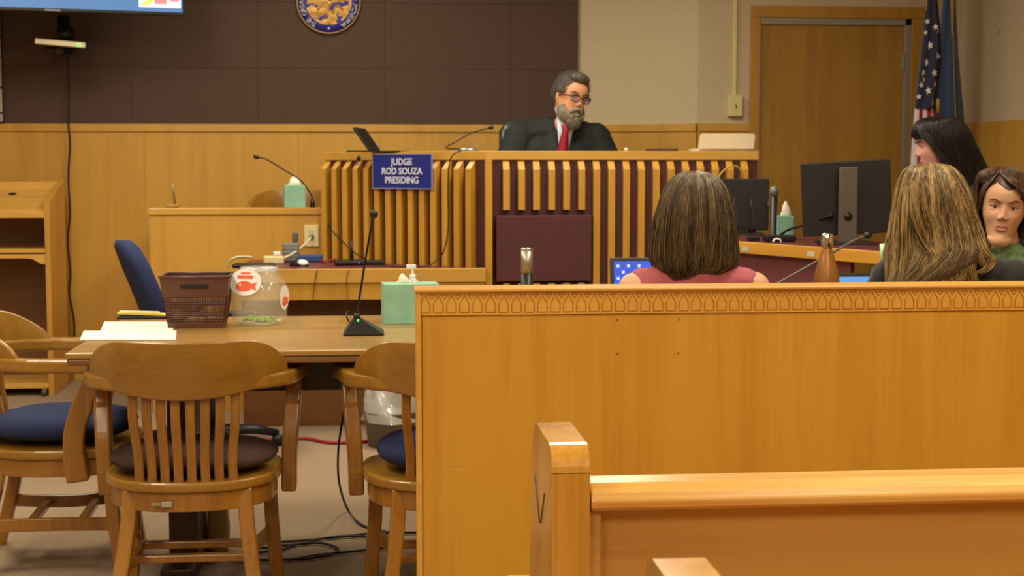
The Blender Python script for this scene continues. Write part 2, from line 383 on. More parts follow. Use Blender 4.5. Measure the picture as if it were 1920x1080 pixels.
# ============================================================ carved railing partition
YP = 3.25; RX0 = PX(781, YP, 700); ZT = PZ(541, YP, 900); RX1 = RX0+2.6; TH = .09
rail = thing('partition_railing', 'tall honey-coloured wooden railing with a carved arrow band along its top', 'railing', (RX0, YP, 0))
W_ = RX1-RX0; bz0 = ZT-.060; bz1 = ZT-.008
m = MB(); m.box(.012, W_, .006, TH-.006, .0, bz0); 
m.build('panel', [PARTWOOD], rail, bevel=.002)
m = MB(); m.box(0, .0115, -.001, TH, 0, bz1); m.build('end_strip', PARTTRIM, rail, bevel=.003)
m = MB(); m.box(-.004, W_, -.006, TH+.006, bz1, ZT); m.build('cap', PARTTRIM, rail, bevel=.003)
m = MB(); m.box(.012, W_, .002, TH-.002, bz0+.0005, bz1-.0005)
m.build('carved_band', [PARTTRIM, mat('carved_groove', (168, 108, 40), .7)], rail, bevel=0)
m = MB(); pitch = .0292; n = int(W_/pitch)
def groove(a, b, w=.0011):
    a = Vector(a); b = Vector(b); t = (b-a).normalized(); nn = Vector((-t.z, 0, t.x))*w/2; y0 = .0004; y1 = .003
    vs = []
    for y in (y0, y1): vs += [Vector((q.x, y, q.z)) for q in (a-nn, b-nn, b+nn, a+nn)]
    m.add(vs, [(0,1,2,3),(7,6,5,4),(0,4,5,1),(1,5,6,2),(2,6,7,3),(3,7,4,0)], False)
zb = bz0+.007; zs_ = bz0+.026; zp = bz1-.006
for k in range(n-1):
    x = .02+k*pitch; w = .0105
    groove((x-w, 0, zb), (x+w, 0, zb)); groove((x-w, 0, zb), (x-w, 0, zs_)); groove((x+w, 0, zb), (x+w, 0, zs_))
    groove((x-w, 0, zs_), (x, 0, zp)); groove((x+w, 0, zs_), (x, 0, zp))
    xc = x+pitch/2; groove((xc-.007, 0, zp), (xc+.007, 0, zp)); groove((xc-.007, 0, zp), (xc, 0, zp-.009)); groove((xc+.007, 0, zp), (xc, 0, zp-.009))
m.build('carving', mat('carved_groove', (168, 108, 40), .7), rail)
for px, py in ((1157, 600), (1273, 598), (1157, 663), (1272, 662), (787, 713)):
    q = P(px, py, Y=YP+.005) - rail.location; MB().cbox(q, (.003, .003, .003), rot(0, .6, 0)).build('nail_hole', mat('nail_hole', (110, 70, 40), .8), rail)

# ============================================================ captain's chairs
def bow(phi, rx=.285, ry=.25, cy=-.02): return (rx*math.cos(phi), cy+ry*math.sin(phi))
def make_captain(label, group):
    t = thing('captain_chair', label, 'chair', (0,0,0), 0, group)
    m = MB(); pl = []
    for k in range(40):
        a = 2*PI*k/40; c, s = math.cos(a), math.sin(a); e = .62 if s > 0 else .85
        pl.append((.255*math.copysign(abs(c)**e, c), .245*math.copysign(abs(s)**e, s)))
    m.prism(pl, .378, .408, 'z'); m.build('seat', CHAIRCREST, t, bevel=.008, seg=3)
    m = MB(); inner = [(x*.84, y*.84) for x, y in pl]; outer = [(x*.945, y*.945) for x, y in pl]; n = len(pl)
    vs = [(x, y, z) for z in (.322, .3775) for ring in (outer, inner) for x, y in ring]
    fs = []
    for i in range(n):
        j = (i+1) % n; fs += [(i, j, 2*n+j, 2*n+i), (n+j, n+i, 3*n+i, 3*n+j), (i, n+i, n+j, j), (2*n+i, 2*n+j, 3*n+j, 3*n+i)]
    m.add(vs, fs, False); m.build('seat_frame', CHAIRWOOD, t, bevel=.003)
    # arm bow
    pts = [(-.30, .215, .680), (-.298, .13, .681), (-.292, .05, .682)]; ws = [.066, .078, .064]
    for k in range(0, 25):
        a = PI+PI*k/24; x, y = bow(a); pts.append((x, y, .682+.008*abs(math.sin(a)))); ws.append(.058-.034*abs(math.sin(a))**1.0)
    pts += [(.292, .05, .682), (.298, .13, .681), (.30, .215, .680)]; ws += [.064, .078, .066]
    MB().sweep(pts, ws, .042).build('arm_rail', CHAIRCREST, t, bevel=.010, seg=3)
    # crest
    m = MB(); N = 32; rings = []
    for k in range(N+1):
        u = -1+2*k/N; a = PI*1.5+u*math.radians(76); sx = abs(math.sin(u*math.radians(76)))/math.sin(math.radians(76))
        zb = .648+.040*sx**2; e = max(0, (sx-.56)/.44); ztp = .702+.112*math.sqrt(max(0, 1-e*e))**1.15
        pr = []
        for (w, z) in ((0, zb), (0, (zb+ztp)/2), (0, ztp), (.022, ztp), (.022, (zb+ztp)/2), (.022, zb)):
            lean = (z-.67)*.12; rr = 1+(lean-w+.022)/.26; x, y = bow(a, .268*rr, .25*rr); pr.append(Vector((x, y, z)))
        rings.append(pr)
    m.loft(rings); m.build('crest', CHAIRCREST, t, bevel=.007, seg=3)
    for i in range(8):
        s = (i-3.5); xt = s*.0405; xb = s*.0375; yt = -.02-.245*math.sqrt(1-(xt/.285)**2); yb = -.235*math.sqrt(1-(xb/.30)**2)+.012
        MB().sweep(bez([(xb, yb, .40), (xb*1.0, yb-.012, .48), (xt, yt+.004, .59), (xt, yt+.008, .675)], 5), .026, .013, up=(0, 1, 0)).build('spindle', CHAIRWOOD, t, bevel=.003)
    for s in (-1, 1):
        MB().sweep(bez([(s*.290, .15, .662), (s*.286, .115, .58), (s*.278, .08, .48), (s*.274, .075, .40), (s*.272, .085, .315)], 6), [.055]*7+[.065]*12+[.07]*6, [.046]*25, up=(1, 0, 0)).build('arm_post', CHAIRWOOD, t, bevel=.008, seg=3)
        MB().sweep(bez([(s*.16, -.17, .377), (s*.168, -.19, .27), (s*.187, -.225, .13), (s*.21, -.265, 0)], 5), .042, .042, up=(1, 0, 0)).build('leg', CHAIRWOOD, t, bevel=.006)
        MB().sweep([(s*.205, .165, .377), (s*.212, .18, .2), (s*.225, .205, 0)], .042, .042, up=(1, 0, 0)).build('leg', CHAIRWOOD, t, bevel=.006)
        MB().sweep(bez([(s*.185, -.215, .16), (s*.165, -.02, .155), (s*.205, .18, .16)], 8), .018, .042).build('stretcher', CHAIRWOOD, t, bevel=.004)
    for y in (-.09, .07): MB().box(-.167, .167, y-.014, y+.014, .142, .165).build('stretcher', CHAIRWOOD, t, bevel=.004)
    return t
def cushion(loc, rz, mt, label, rx=.215, ry=.215, h=.05, group='chair seat cushions'):
    m = MB(); rings = []
    for k in range(11):
        a = -PI/2+PI*k/10; r = abs(math.cos(a))**.45*.5+.5*math.cos(a) if k not in (0, 10) else .02; z = h/2+h/2*math.sin(a)
        rings.append([(rx*r*math.copysign(abs(math.cos(q))**.8, math.cos(q)), ry*r*math.copysign(abs(math.sin(q))**.8, math.sin(q)), z*(1+.12*math.sin(5*q)*0)) for q in [2*PI*i/36 for i in range(36)]])
    m.loft(rings); o = m.build('seat_cushion', mt, None, smooth=0); o.location = loc; o.rotation_euler = (0, 0, rz); tag(o, label, 'cushion', group); return o
BRFAB = mat('brown_plush', (66, 44, 34), .95, bump=.6, bscale=300, var=.15, vscale=60)
G_CH = 'wooden captain chairs'
c1 = make_captain('oak captain chair with brown cushion at the near side of the table, back to us', G_CH)
c1.location = (PX(341, 4.12, 700), 4.38, 0)
c2 = dup(c1, (PX(848, 4.1, 700), 4.32, 0), math.radians(3), 'oak captain chair half hidden behind the left edge of the panelled railing', G_CH)
c3 = dup(c1, (-1.02, 4.90, 0), math.radians(-88), 'oak captain chair turned sideways at the left end of the counsel table', G_CH)
m = MB(); m.box(-.066, -.036, -.242, -.2365, .340, .356); m.mi = 1; m.box(-.094, -.068, -.241, -.236, .344, .352)
pl = m.build('inventory_plate', [mat('silver_plate', (190, 190, 190), .3, metal=.8), mat('worn_sticker', (150, 130, 90), .6)], c1, bevel=.001); pl['label'] = 'small silver inventory plate and sticker'
cushion((c1.location.x, c1.location.y+.005, .409), 0, BRFAB, 'dark brown plush cushion on the near captain chair', .245, .215, .075)
cushion((c2.location.x, c2.location.y+.01, .409), 0, NAVY, 'navy seat cushion on the chair half hidden by the railing', .215, .205, .105)
cushion((c3.location.x, c3.location.y, .409), PI/2, NAVY, 'navy seat cushion on the sideways chair at far left', .22, .235, .10)

# ============================================================ counsel table (left) and things on it
TZ = .76; TY0 = 4.30; TY1 = 5.30; TX0 = PX(121, TY0, 662); TX1 = .66
tab = thing('counsel_table', 'long oak counsel table with moulded edge, papers and basket on it', 'table', (TX0, TY0, 0))
TW = TX1-TX0; TD = TY1-TY0
MB().box(0, TW, 0, TD, TZ-.017, TZ).build('tabletop', TABLEWOOD, tab, bevel=.004, seg=3)
MB().box(.004, TW-.004, .004, TD-.004, TZ-.038, TZ-.0175).build('edge_moulding', wood('table_edge', (134, 92, 50), (104, 66, 32), 'x', .35, .3), tab, bevel=.006, seg=3)
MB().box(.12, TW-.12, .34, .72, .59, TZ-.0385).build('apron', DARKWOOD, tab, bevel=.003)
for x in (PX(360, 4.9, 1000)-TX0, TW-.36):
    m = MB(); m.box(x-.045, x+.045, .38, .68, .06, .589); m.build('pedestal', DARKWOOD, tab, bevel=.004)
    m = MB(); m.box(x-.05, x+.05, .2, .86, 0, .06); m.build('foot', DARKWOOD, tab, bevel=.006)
def onT(px, py, z=TZ): return P(px, py, z=z)
def sheet(name, quad, z, mt, label, cat, th=.0012, group=None):
    q = [P(px, py, z=z) for px, py in quad]; c = sum(q, Vector())/4
    m = MB(); m.prism([((p-c).x, (p-c).y) for p in q], 0, th, 'z'); o = m.build(name, mt); o.location = (c.x, c.y, z); tag(o, label, cat, group); return o
sheet('paper_sheet', [(150, 638), (330, 638), (331, 621), (157, 622)], TZ+.001, WHITE, 'bright white sheets lying nearest the table corner', 'paper', .003)
sheet('paper_sheet', [(188, 622), (325, 622), (324, 604), (196, 604)], TZ+.001, WHITE, 'white sheets lying behind the nearest sheets on the table', 'paper', .002)
q = P(268, 597, z=TZ); t = thing('notepad_folder', 'dark folder with yellow pad edge by the left end of the table', 'folder', (q.x, q.y, TZ+.0005))
MB().box(-.085, .085, -.035, .05, 0, .009).build('cover', BLACK, t, bevel=.002)
m = MB(); m.cbox((0, .0, .0165), (.17, .05, .006), rot(0, .04, -.05)); m.build('pad', mat('yellow_pad', (226, 204, 90), .7), t)
MB().cbox((-.01, -.005, .024), (.14, .012, .005), rot(0, .02, -.12)).build('sheet_edge', WHITE, t)
# woven basket
q = P(367, 616, z=TZ); bk = thing('plastic_basket', 'brown woven plastic basket standing open on the table', 'basket', (q.x, q.y+.07, TZ+.0005))
wb, wt, hb = .088, .112, .172; BRP = mat('brown_basket_plastic', (92, 56, 44), .4, var=.05)
def bside(k, z0, z1):
    def f(u, v):
        z = z0+(z1-z0)*v; w = wb+(wt-wb)*z/hb; d = w*.8; e = -1+2*u
        p = [(e*w, -d), (w, e*d), (-e*w, d), (-w, -e*d)][k]; return Vector((p[0], p[1], z))
    return f
m = MB()
for k in range(4): m.grid(bside(k, .018, .105), 24, 12, False)
o = m.build('woven_mesh', BRP, bk); q_ = o.modifiers.new('w', 'WIREFRAME'); q_.thickness = .0042
m = MB()
for k in range(4):
    m.grid(bside(k, .105, hb), 8, 4, False); m.grid(bside(k, 0, .018), 8, 1, False)
m.grid(lambda u, v: Vector(((2*u-1)*wb, (2*v-1)*wb*.8, .001)), 4, 4, False)
m.build('body', BRP, bk, solid=.003)
m = MB(); rr = [(-wt, -wt*.8), (wt, -wt*.8), (wt, wt*.8), (-wt, wt*.8), (-wt, -wt*.8)]
for i in range(4): m.tube([(*rr[i], hb), (*rr[i+1], hb)], .005, 8)
m.build('rim', BRP, bk)
m = MB(); m.box(-.045, .045, -.0905, -.086, .134, .150); m.build('handle_slot', BLACK, bk, bevel=.002)
m = MB(); m.box(-.04, .03, -.05, .05, .004, .03); o_ = m.build('crumpled_wrapper', mat('tan_wrapper', (200, 160, 80), .6), bk, bevel=.01)
# transparent snack jar
q = P(484, 611, z=TZ); jr = thing('snack_jar', 'clear plastic snack jar with orange fish stickers and green scraps inside', 'jar', (q.x, q.y+.075, TZ+.0005), math.radians(-14))
def rsq(r, z, e=.55): return [(r*math.copysign(abs(math.cos(a))**e, math.cos(a)), r*math.copysign(abs(math.sin(a))**e, math.sin(a)), z) for a in [2*PI*i/40 for i in range(40)]]
m = MB(); m.loft([rsq(.06, .0), rsq(.078, .006), rsq(.085, .02), rsq(.088, .07), rsq(.088, .115), rsq(.080, .15), rsq(.066, .168, .8), rsq(.062, .178, .9), rsq(.062, .19, 1)], caps=False)
m.build('jar_body', glassy('clear_plastic', (236, 226, 206), .30), jr)
m = MB(); m.loft([rsq(.06, .0), rsq(.0605, .003)]); m.build('jar_base', glassy('clear_base', (236, 226, 206), .5), jr)
m = MB(); 
for k in range(26):
    a = random.random()*6.28; r_ = random.random()*.055; m.cbox((r_*math.cos(a), r_*math.sin(a), .009+random.random()*.008), (.02, .012, .006), rot(random.random(), random.random(), a))
m.build('green_scraps', mat('lime_scraps', (160, 220, 90), .6), jr)
m = MB(); m.loft([rsq(.064, .176, 1), rsq(.066, .18, 1), rsq(.066, .192, 1), rsq(.058, .196, 1)]); m.build('lid', glassy('clear_lid', (225, 225, 225), .55), jr)
ORF = mat('orange_print', (236, 96, 50), .5); STK = mat('white_sticker', (240, 238, 232), .45)
def fish(mb, M, s):
    mb.mi = 1; pts = []
    for k in range(18): a = math.radians(25)+math.radians(310)*k/17; pts.append((s*math.cos(a), s*.62*math.sin(a)))
    pts += [(s*1.55, -s*.5), (s*1.35, 0), (s*1.55, s*.5)]
    mb.prism(pts, 0, .0012, 'z', M)
    mb.mi = 0; mb.prism([(-.5*s+.12*s*math.cos(a), .15*s+.12*s*math.sin(a)) for a in [2*PI*i/10 for i in range(10)]], .0012, .002, 'z', M)
def sticker(cx, cz, yoff, r, rz, tilt=0, bars=True):
    M = rot(0, 0, rz).to_4x4() @ Matrix.Translation((cx, yoff, cz)) @ rot(PI/2-tilt, 0, 0).to_4x4()
    mb = MB(); mb.mi = 0; mb.prism([(r*math.cos(a), r*.82*math.sin(a)) for a in [2*PI*i/28 for i in range(28)]], -.001, 0, 'z', M)
    fish(mb, M @ Matrix.Translation((-r*.05, -r*.25, 0)), r*.5)
    if bars:
        mb.mi = 1; mb.box(-r*.5, r*.45, r*.22, r*.42, 0, .0012, M); mb.box(-r*.3, r*.3, r*.5, r*.6, 0, .0012, M)
    mb.build('fish_sticker', [STK, ORF], jr)
sticker(-.02, .148, -.086, .056, 0, .25); sticker(.0, .09, -.0895, .05, PI/2+.0, 0, False)
# gooseneck mic on table
def gooseneck(name, label, loc, path, base=None, head=.011, hl=.04, rs=.0035, hm=None):
    t = thing(name, label, 'microphone', loc)
    pts = bez([Vector(p)-Vector(loc) for p in path], 10)
    MB().tube(pts, rs, 8).build('gooseneck', BLACKM, t)
    d = (pts[-1]-pts[-3]).normalized(); a = pts[-1]-d*.005; m = MB(); m.tube([a, a+d*.01, a+d*hl*.7, a+d*hl], [head*.55, head, head, head*.5], 14); m.build('mic_head', hm or BLACK, t)
    if base: base(t)
    return t
q = P(682, 630, z=TZ); Yt = q.y+.05
def mbase(t):
    m = MB(); w, d = .065, .05
    m.loft([[(-w, -d, 0), (w, -d, 0), (w, d, 0), (-w, d, 0)], [(-w*.98, -d, .008), (w*.98, -d, .008), (w*.98, d, .008), (-w*.98, d, .008)], [(-.035, -.01, .052), (-.008, -.01, .052), (-.008, .02, .052), (-.035, .02, .052)]])
    for i in range(len(m.sm)): m.sm[i] = False
    m.build('base', BLACK, t, bevel=.004); m = MB(); m.ell((-.018, -.018, .046), .0035); m.build('status_light', BLUELED, t)
    MB().tube([(-.022, .005, .05), (-.022, .005, .066)], [.012, .009], 12).build('collar', BLACK, t)
g = gooseneck('gooseneck_microphone', 'tall black gooseneck microphone on a wedge base in the middle of the table', (q.x, Yt, TZ+.0005), [Vector((q.x-.022, Yt+.005, TZ+.06)), P(676, 545, Y=Yt+.02), P(688, 470, Y=Yt+.03), P(697, 420, Y=Yt+.0), P(700, 406, Y=Yt-.02)], mbase, .013, .03)
q = P(650, 625, z=TZ)
tag(MB().tube(bez([P(655, 605, z=TZ+.004), P(649, 590, z=TZ+.03), P(652, 583, z=TZ+.004)], 8), .003, 6).build('mic_cable', BLACK), 'short cable looping behind the table microphone base', 'cable')
# tissue box + sanitizer
def tissue_box(label, loc, w, h, rz=0, d=None, style=0, th=.05, group='tissue boxes'):
    d = d or w; t = thing('tissue_box', label, 'tissue box', loc, rz, group)
    m = MB(); m.box(-w/2, w/2, -d/2, d/2, 0, h); mats = [GREENBOX, mat('box_slot', (60, 90, 76), .7)]
    if style:
        m.mi = 1; m.prism([(w*.20+.014*math.cos(a), h*.82+(.014 if math.sin(a) > 0 else .016)*math.sin(a)) for a in [2*PI*i/16 for i in range(16)]], -d/2-.001, -d/2+.001, 'y')
    m.build('carton', mats, t, bevel=.002)
    m = MB(); rings = []
    for k in range(7):
        u = k/6; r_ = w*.30*(1-u**1.6*.85); rings.append([(r_*(1+.3*math.sin(3*a+k*.8))*math.cos(a)*1.0, r_*.6*(1+.3*math.cos(2*a+k))*math.sin(a), h-.002+th*u) for a in [2*PI*i/20 for i in range(20)]])
    m.loft(rings); (m.T(Matrix.Translation((-.025, 0, h)) @ Matrix.Diagonal((.35, .4, 1, 1)) @ Matrix.Translation((0, 0, -h))) if style else m).build('tissue', WHITE, t)
    return t
q = P(770, 608, z=TZ); tissue_box('green leaf-patterned tissue box on the table against the railing edge', (q.x, q.y+.07, TZ+.0005), .19, .135, math.radians(4), .12, 1, .035)
q = P(773, 580, z=TZ); sp = thing('pump_bottle', 'small clear hand sanitiser bottle with white pump behind the tissue box', 'bottle', (PX(773, 5.12), 5.12, TZ+.0005))
zt_ = PZ(495, 5.12)-TZ
MB().lathe([(.0, 0), (.026, .001), (.028, .01), (.028, zt_-.075), (.020, zt_-.055), (.010, zt_-.048)], seg=20).build('body', glassy('sanitiser_plastic', (225, 225, 215), .75), sp)
m = MB(); m.lathe([(.011, zt_-.05), (.011, zt_-.035), (.004, zt_-.033), (.004, zt_-.012), (.0, zt_-.011)]); m.box(-.022, .012, -.006, .006, zt_-.014, zt_); m.build('pump', WHITEP, sp, bevel=.002)
# slim steel tumbler standing beyond the railing
q = P(988, 500, Y=4.75); sp = thing('tumbler', 'slim steel tumbler with chrome lid rising above the railing', 'tumbler', (q.x, 4.75, TZ+.0005)); zt_ = PZ(465, 4.75, 988)-TZ
MB().lathe([(0, 0), (.020, .001), (.020, zt_-.085)], seg=24).build('grip', BLACK, sp)
m = MB(); m.lathe([(.0195, zt_-.085), (.0195, zt_-.008)], seg=24); m.build('steel_body', mat('brushed_steel', (176, 166, 148), .42, metal=.9), sp)
m = MB(); m.lathe([(.0195, zt_-.0079), (.021, zt_-.006), (.021, zt_), (0, zt_+.001)], seg=24); m.build('lid', CHROME, sp)
# ============================================================ platforms, high bench, witness box, clerk desk
YBN = 7.12; bl = P(612, 400, Y=7.79); bc = P(913, 400, Y=YBN); br = P(1419, 400, Y=YBN)
for v_ in (bl, bc, br): v_.z = 0
ZBT = PZ(283, YBN); ZBL = PZ(300, YBN)
struct(MB().box(PX(285, 7.8), br.x+.3, 7.86, YB-.04, 0, .34).build('floor_platform_witness', CARPET))
bench = thing('judges_bench', 'high maple bench with vertical slats over maroon panelling, the judge seated behind', 'bench', (bc.x, YBN, 0))
SLATMAROON = mat('bench_maroon', (82, 38, 36), .6, var=.05)
poly = [(bl.x, bl.y), (bc.x, YBN), (br.x, YBN), (br.x, YBN+.04), (bc.x+.02, YBN+.04), (bl.x+.03, bl.y+.035)]
off = lambda p: (p[0]-bc.x, p[1]-YBN)
MB().prism([off(p) for p in poly], 0.0, ZBL-.001, 'z').build('front_panel', SLATMAROON, bench)
dl = (Vector((bc.x, YBN, 0))-bl).normalized(); nl = Vector((dl.y, -dl.x, 0))
e = .052
k1 = (bl.x+nl.x*e-dl.x*.0, bl.y+nl.y*e); k2 = (bc.x+nl.x*e*.2, YBN-e)
topoly = [(bl.x+nl.x*.012, bl.y+nl.y*.012), (bc.x, YBN-.012), (br.x+.004, YBN-.012), (br.x+.004, YBN+.33), (bc.x+.12, YBN+.33), (bl.x+.30, bl.y+.33), (bl.x-.01, bl.y+.33)]
MB().prism([off(p) for p in topoly], ZBL, ZBT, 'z').build('bench_top', BENCHWOOD_X, bench, bevel=.003)
def slat(mb, base, d, n, w, z0, z1, pr=.045):
    # base: centre point on panel, d along, n outward
    a = base-d*w/2; b = base+d*w/2; vs = []
    for q in (a, b): vs += [q+Vector((0,0,z1)), q+n*pr+Vector((0,0,z1-pr*.95)), q+n*pr+Vector((0,0,z0)), q+Vector((0,0,z0))]
    mb.add(vs, [(0,1,2,3),(7,6,5,4),(0,4,5,1),(1,5,6,2),(2,6,7,3),(3,7,4,0)], False)
zsb = 0.03; ny = Vector((0, -1, 0)); dx = Vector((1, 0, 0)); SP = PX(1141+7, YBN-.045)-PX(1113+7, YBN-.045)
m = MB(); x_full0 = PX(1119, YBN-.045, 400)-bc.x
for k in range(0, 11):
    x = x_full0+k*SP
    if x+bc.x < br.x-.01: slat(m, Vector((x, 0, 0)), dx, ny, .033, zsb, ZBL-.001)
m.build('slats', BENCHWOOD, bench, bevel=.002)['label'] = 'long slats right of the maroon square panel'
m = MB(); zsc = PZ(394, YBN-.045); zpb = PZ(528, YBN-.06)
for k in range(1, 7):
    x = x_full0-k*SP
    slat(m, Vector((x, 0, 0)), dx, ny, .033, zsc, ZBL-.001)
m.build('slats', BENCHWOOD, bench, bevel=.002)['label'] = 'short slats above the maroon square panel'
m = MB()
for k in range(1, 7): x = x_full0-k*SP; m.box(x-.0165, x+.0165, -.045, 0, zsb, zpb-.01)
m.build('slats', BENCHWOOD, bench, bevel=.002)['label'] = 'slat ends under the maroon square panel'
m = MB(); m.box(PX(931, YBN-.06)-bc.x, PX(1110, YBN-.06)-bc.x, -.06, -.0005, zpb, PZ(404, YBN-.06)); m.build('square_panel', MAROON, bench, bevel=.004)
m = MB(); m.box(PX(910, YBN-.05)-bc.x, PX(923, YBN-.05)-bc.x, -.052, .0, zsb, ZBL-.001); m.build('corner_post', BENCHWOOD, bench, bevel=.002)
m = MB(); L = (Vector((bc.x, YBN, 0))-Vector((bl.x, bl.y, 0))).length; n = 14
for k in range(n): slat(m, Vector((bl.x-bc.x, bl.y-YBN, 0))+dl*(.02+k*(L-.03)/n), dl, nl, .033, zsb, ZBL-.001)
m.build('slats', BENCHWOOD, bench, bevel=.002)['label'] = 'slats of the angled left wing'
m = MB(); m.box(br.x-bc.x-.012, br.x-bc.x+.002, .041, .33, 0, ZBL-.0005); m.build('side_panel', BENCHWOOD, bench)
# name sign
YS = YBN+.12; s0 = P(700, 290, Y=YS); s1 = P(811, 353, Y=YS)
a_ = P(700, 321, Y=7.35); u = (Vector((bc.x, YBN, 0))-Vector((bl.x, bl.y, 0))).normalized()
def on_wing(px):  # point of the wing's slat face seen at px
    d = P(px, 320, Y=1)-Vector((0,0,CH)); b0 = Vector((bl.x, bl.y, 0))+nl*.05
    t = (b0.x*u.y-b0.y*u.x)/(d.x*u.y-d.y*u.x); return Vector((d.x*t, d.y*t, 0))
sa, sb = on_wing(701), on_wing(811); sc_ = (sa+sb)/2; yc = sc_.y; zz1 = PZ(290, yc, 756); zz0 = PZ(353, yc, 756)
sw = (sb-sa).length; sign = thing('name_sign', 'blue sign with white lettering hanging on the slatted left wing of the high bench', 'sign', (sc_.x, sc_.y, (zz0+zz1)/2), math.atan2(dl.y, dl.x))
hh = (zz1-zz0)/2; MB().box(-sw/2, sw/2, -.008, -.001, -hh, hh).build('plate', [mat('sign_blue', (34, 44, 132), .4)], sign, bevel=.001)
m = MB(); 
for x0, x1, z0, z1 in ((-sw/2-.003, sw/2+.003, hh, hh+.004), (-sw/2-.003, sw/2+.003, -hh-.004, -hh), (sw/2, sw/2+.003, -hh, hh), (-sw/2-.003, -sw/2, -hh, hh)): m.box(x0, x1, -.01, -.001, z0, z1)
m.build('edge', mat('sign_edge', (150, 150, 190), .4), sign)
m = MB()
for s_, z in (('JUDGE', .56), ('ROD SOUZA', 0.0), ('PRESIDING', -.53)): m.text(s_, .046, Matrix.Translation((0.0, -.0095, z*hh)) @ rot(PI/2).to_4x4() @ Matrix.Diagonal((.98, 1.0, 1, 1)), .0008, 1.0, .0008)
m.build('lettering', mat('sign_white', (220, 222, 240), .5), sign)

# witness box
YW = 7.80; wx0 = PX(280, YW); wx1 = bl.x-.012; zw = PZ(390, YW, 450)
ws = thing('witness_stand', 'plain maple witness stand joined to the left end of the high bench', 'witness stand', (wx0, YW, 0))
w = wx1-wx0
MB().box(0, w, .0, .05, 0.0, zw-.036).build('front_panel', WALLWOOD, ws, bevel=.002)
MB().box(-.004, w, -.008, .10, zw-.0355, zw).build('cap_rail', BENCHWOOD_X, ws, bevel=.003)
MB().box(0, .03, .051, YB-YW-.04, 0, zw-.04).build('side_panel', WALLWOOD, ws)
# captain chair in the witness box, on the platform
c4 = dup(c1, (PX(552, 8.35), 8.38, .341), math.radians(178), 'oak chair in the witness stand, only its curved back showing behind a tissue box', G_CH)
for ch in list(c4.children):
    if ch.name.startswith('inventory'): bpy.data.objects.remove(ch)
tissue_box('pale green tissue box on the rail of the witness stand', (PX(552, YW+.05, 380), YW+.045, zw+.0005), .108, .118, math.radians(8), .09, 0, .05)
Yg = YW+.06
def wb_(t): MB().tube([(0, 0, 0), (0, 0, .04)], [.016, .009], 12).build('base', BLACK, t)
q = P(586, 389, Y=Yg)
gooseneck('gooseneck_microphone', 'long black gooseneck microphone arching left from the witness stand', (q.x, Yg, zw+.0005), [(q.x, Yg, zw+.03), P(583, 365, Y=Yg), P(565, 340, Y=Yg-.01), P(530, 317, Y=Yg-.03), P(500, 299, Y=Yg-.05), P(484, 295, Y=Yg-.06)], wb_, .011, .03)
q = P(326, 389, Y=YW+.1)
t = thing('metal_rod', 'short upright metal rod on the left of the witness stand', 'rod', (q.x+.01, YW+.07, zw+.0005))
MB().tube([(0, 0, .02), (-.012, 0, .135)], [.006, .004], 8).build('shaft', mat('dull_brass', (150, 130, 90), .4, metal=.7), t)
MB().box(-.045, .02, -.02, .02, 0, .02).build('base', mat('tan_base', (160, 124, 60), .5), t, bevel=.006)
# outlet plate on the witness stand
def outlet(label, c, w, h, d, parent_n='power_outlet', cord=False):
    t = thing(parent_n, label, 'outlet', c); MB().box(-w/2, w/2, -d, 0, -h/2, h/2).build('cover_plate', CREAMP, t, bevel=.003)
    m = MB()
    for z in (-.02, .02):
        for x in (-.006, .006): m.box(x-.0015, x+.0015, -d-.0012, -d+.001, z-.005, z+.005)
    m.build('socket_slots', BLACK, t); return t
q = P(584, 442, Y=YW-.001); outlet('cream power outlet with a plug in it on the witness stand front', (q.x, YW-.001, q.z), .076, .115, .008)

# clerk's desk, left, in front of bench
YC = 7.02; ZC = PZ(505, YC, 700); cx0 = PX(442, YC, 520); cx1 = PX(911, YC, 520)
dk = thing('clerk_desk', 'low maple desk with maroon top before the slatted bench', 'desk', (cx0, YC, 0)); w = cx1-cx0
pl_ = [(0, .002), (w-.005, .002), (w-.005, YBN-.06-YC)]+[(bc.x-cx0-.07, YBN-YC-.055), (bl.x-cx0+.02, bl.y-YC-.065), (bl.x-cx0-.02, YW-YC-.012), (0, YW-YC-.012)]
pl_ = [(0, .031), (w-.005, .031), (w-.005, .04), (bc.x-cx0-.08, .05), (bl.x-cx0+.015, bl.y-YC-.07), (bl.x-cx0-.02, YW-YC-.012), (0, YW-YC-.012)]
MB().prism(pl_, ZC-.03, ZC, 'z').build('desktop', MAROONTOP, dk)
MB().box(0, w, 0, .03, ZC-.065, ZC+.002).build('front_edge', BENCHWOOD_X, dk, bevel=.003)
MB().box(0, w-.004, .012, .03, PZ(562, YC, 700), ZC-.0655).build('front_board', BENCHWOOD, dk)
m = MB(); m.box(0, .04, .33, .60, 0, ZC-.031); m.build('end_panel', BENCHWOOD, dk); MB().box(w-.05, w-.01, .0, .03, 0, PZ(562, YC, 700)-.001).build('end_panel', BENCHWOOD, dk)
MB().box(.0, w-.052, .30, .32, 0, ZC-.031).build('modesty_panel', wood('shaded_oak', (120, 74, 24), (96, 56, 16), 'x', .5, .1), dk)  # kneehole shade is put into this panel's darker oak colour
def onD(px, py, z=None): return P(px, py, z=ZC if z is None else z)
def cable(name, label, pts, r, mt, cat='cable', group=None):
    return tag(MB().tube(bez(pts, 8), r, 6).build(name, mt), label, cat, group)
GREYP = mat('grey_plastic', (118, 118, 112), .4); REDC = mat('red_cord', (150, 30, 50), .5); CORDW = mat('cream_cord', (214, 204, 176), .5); CORDB = mat('black_cord', (34, 30, 26), .5)
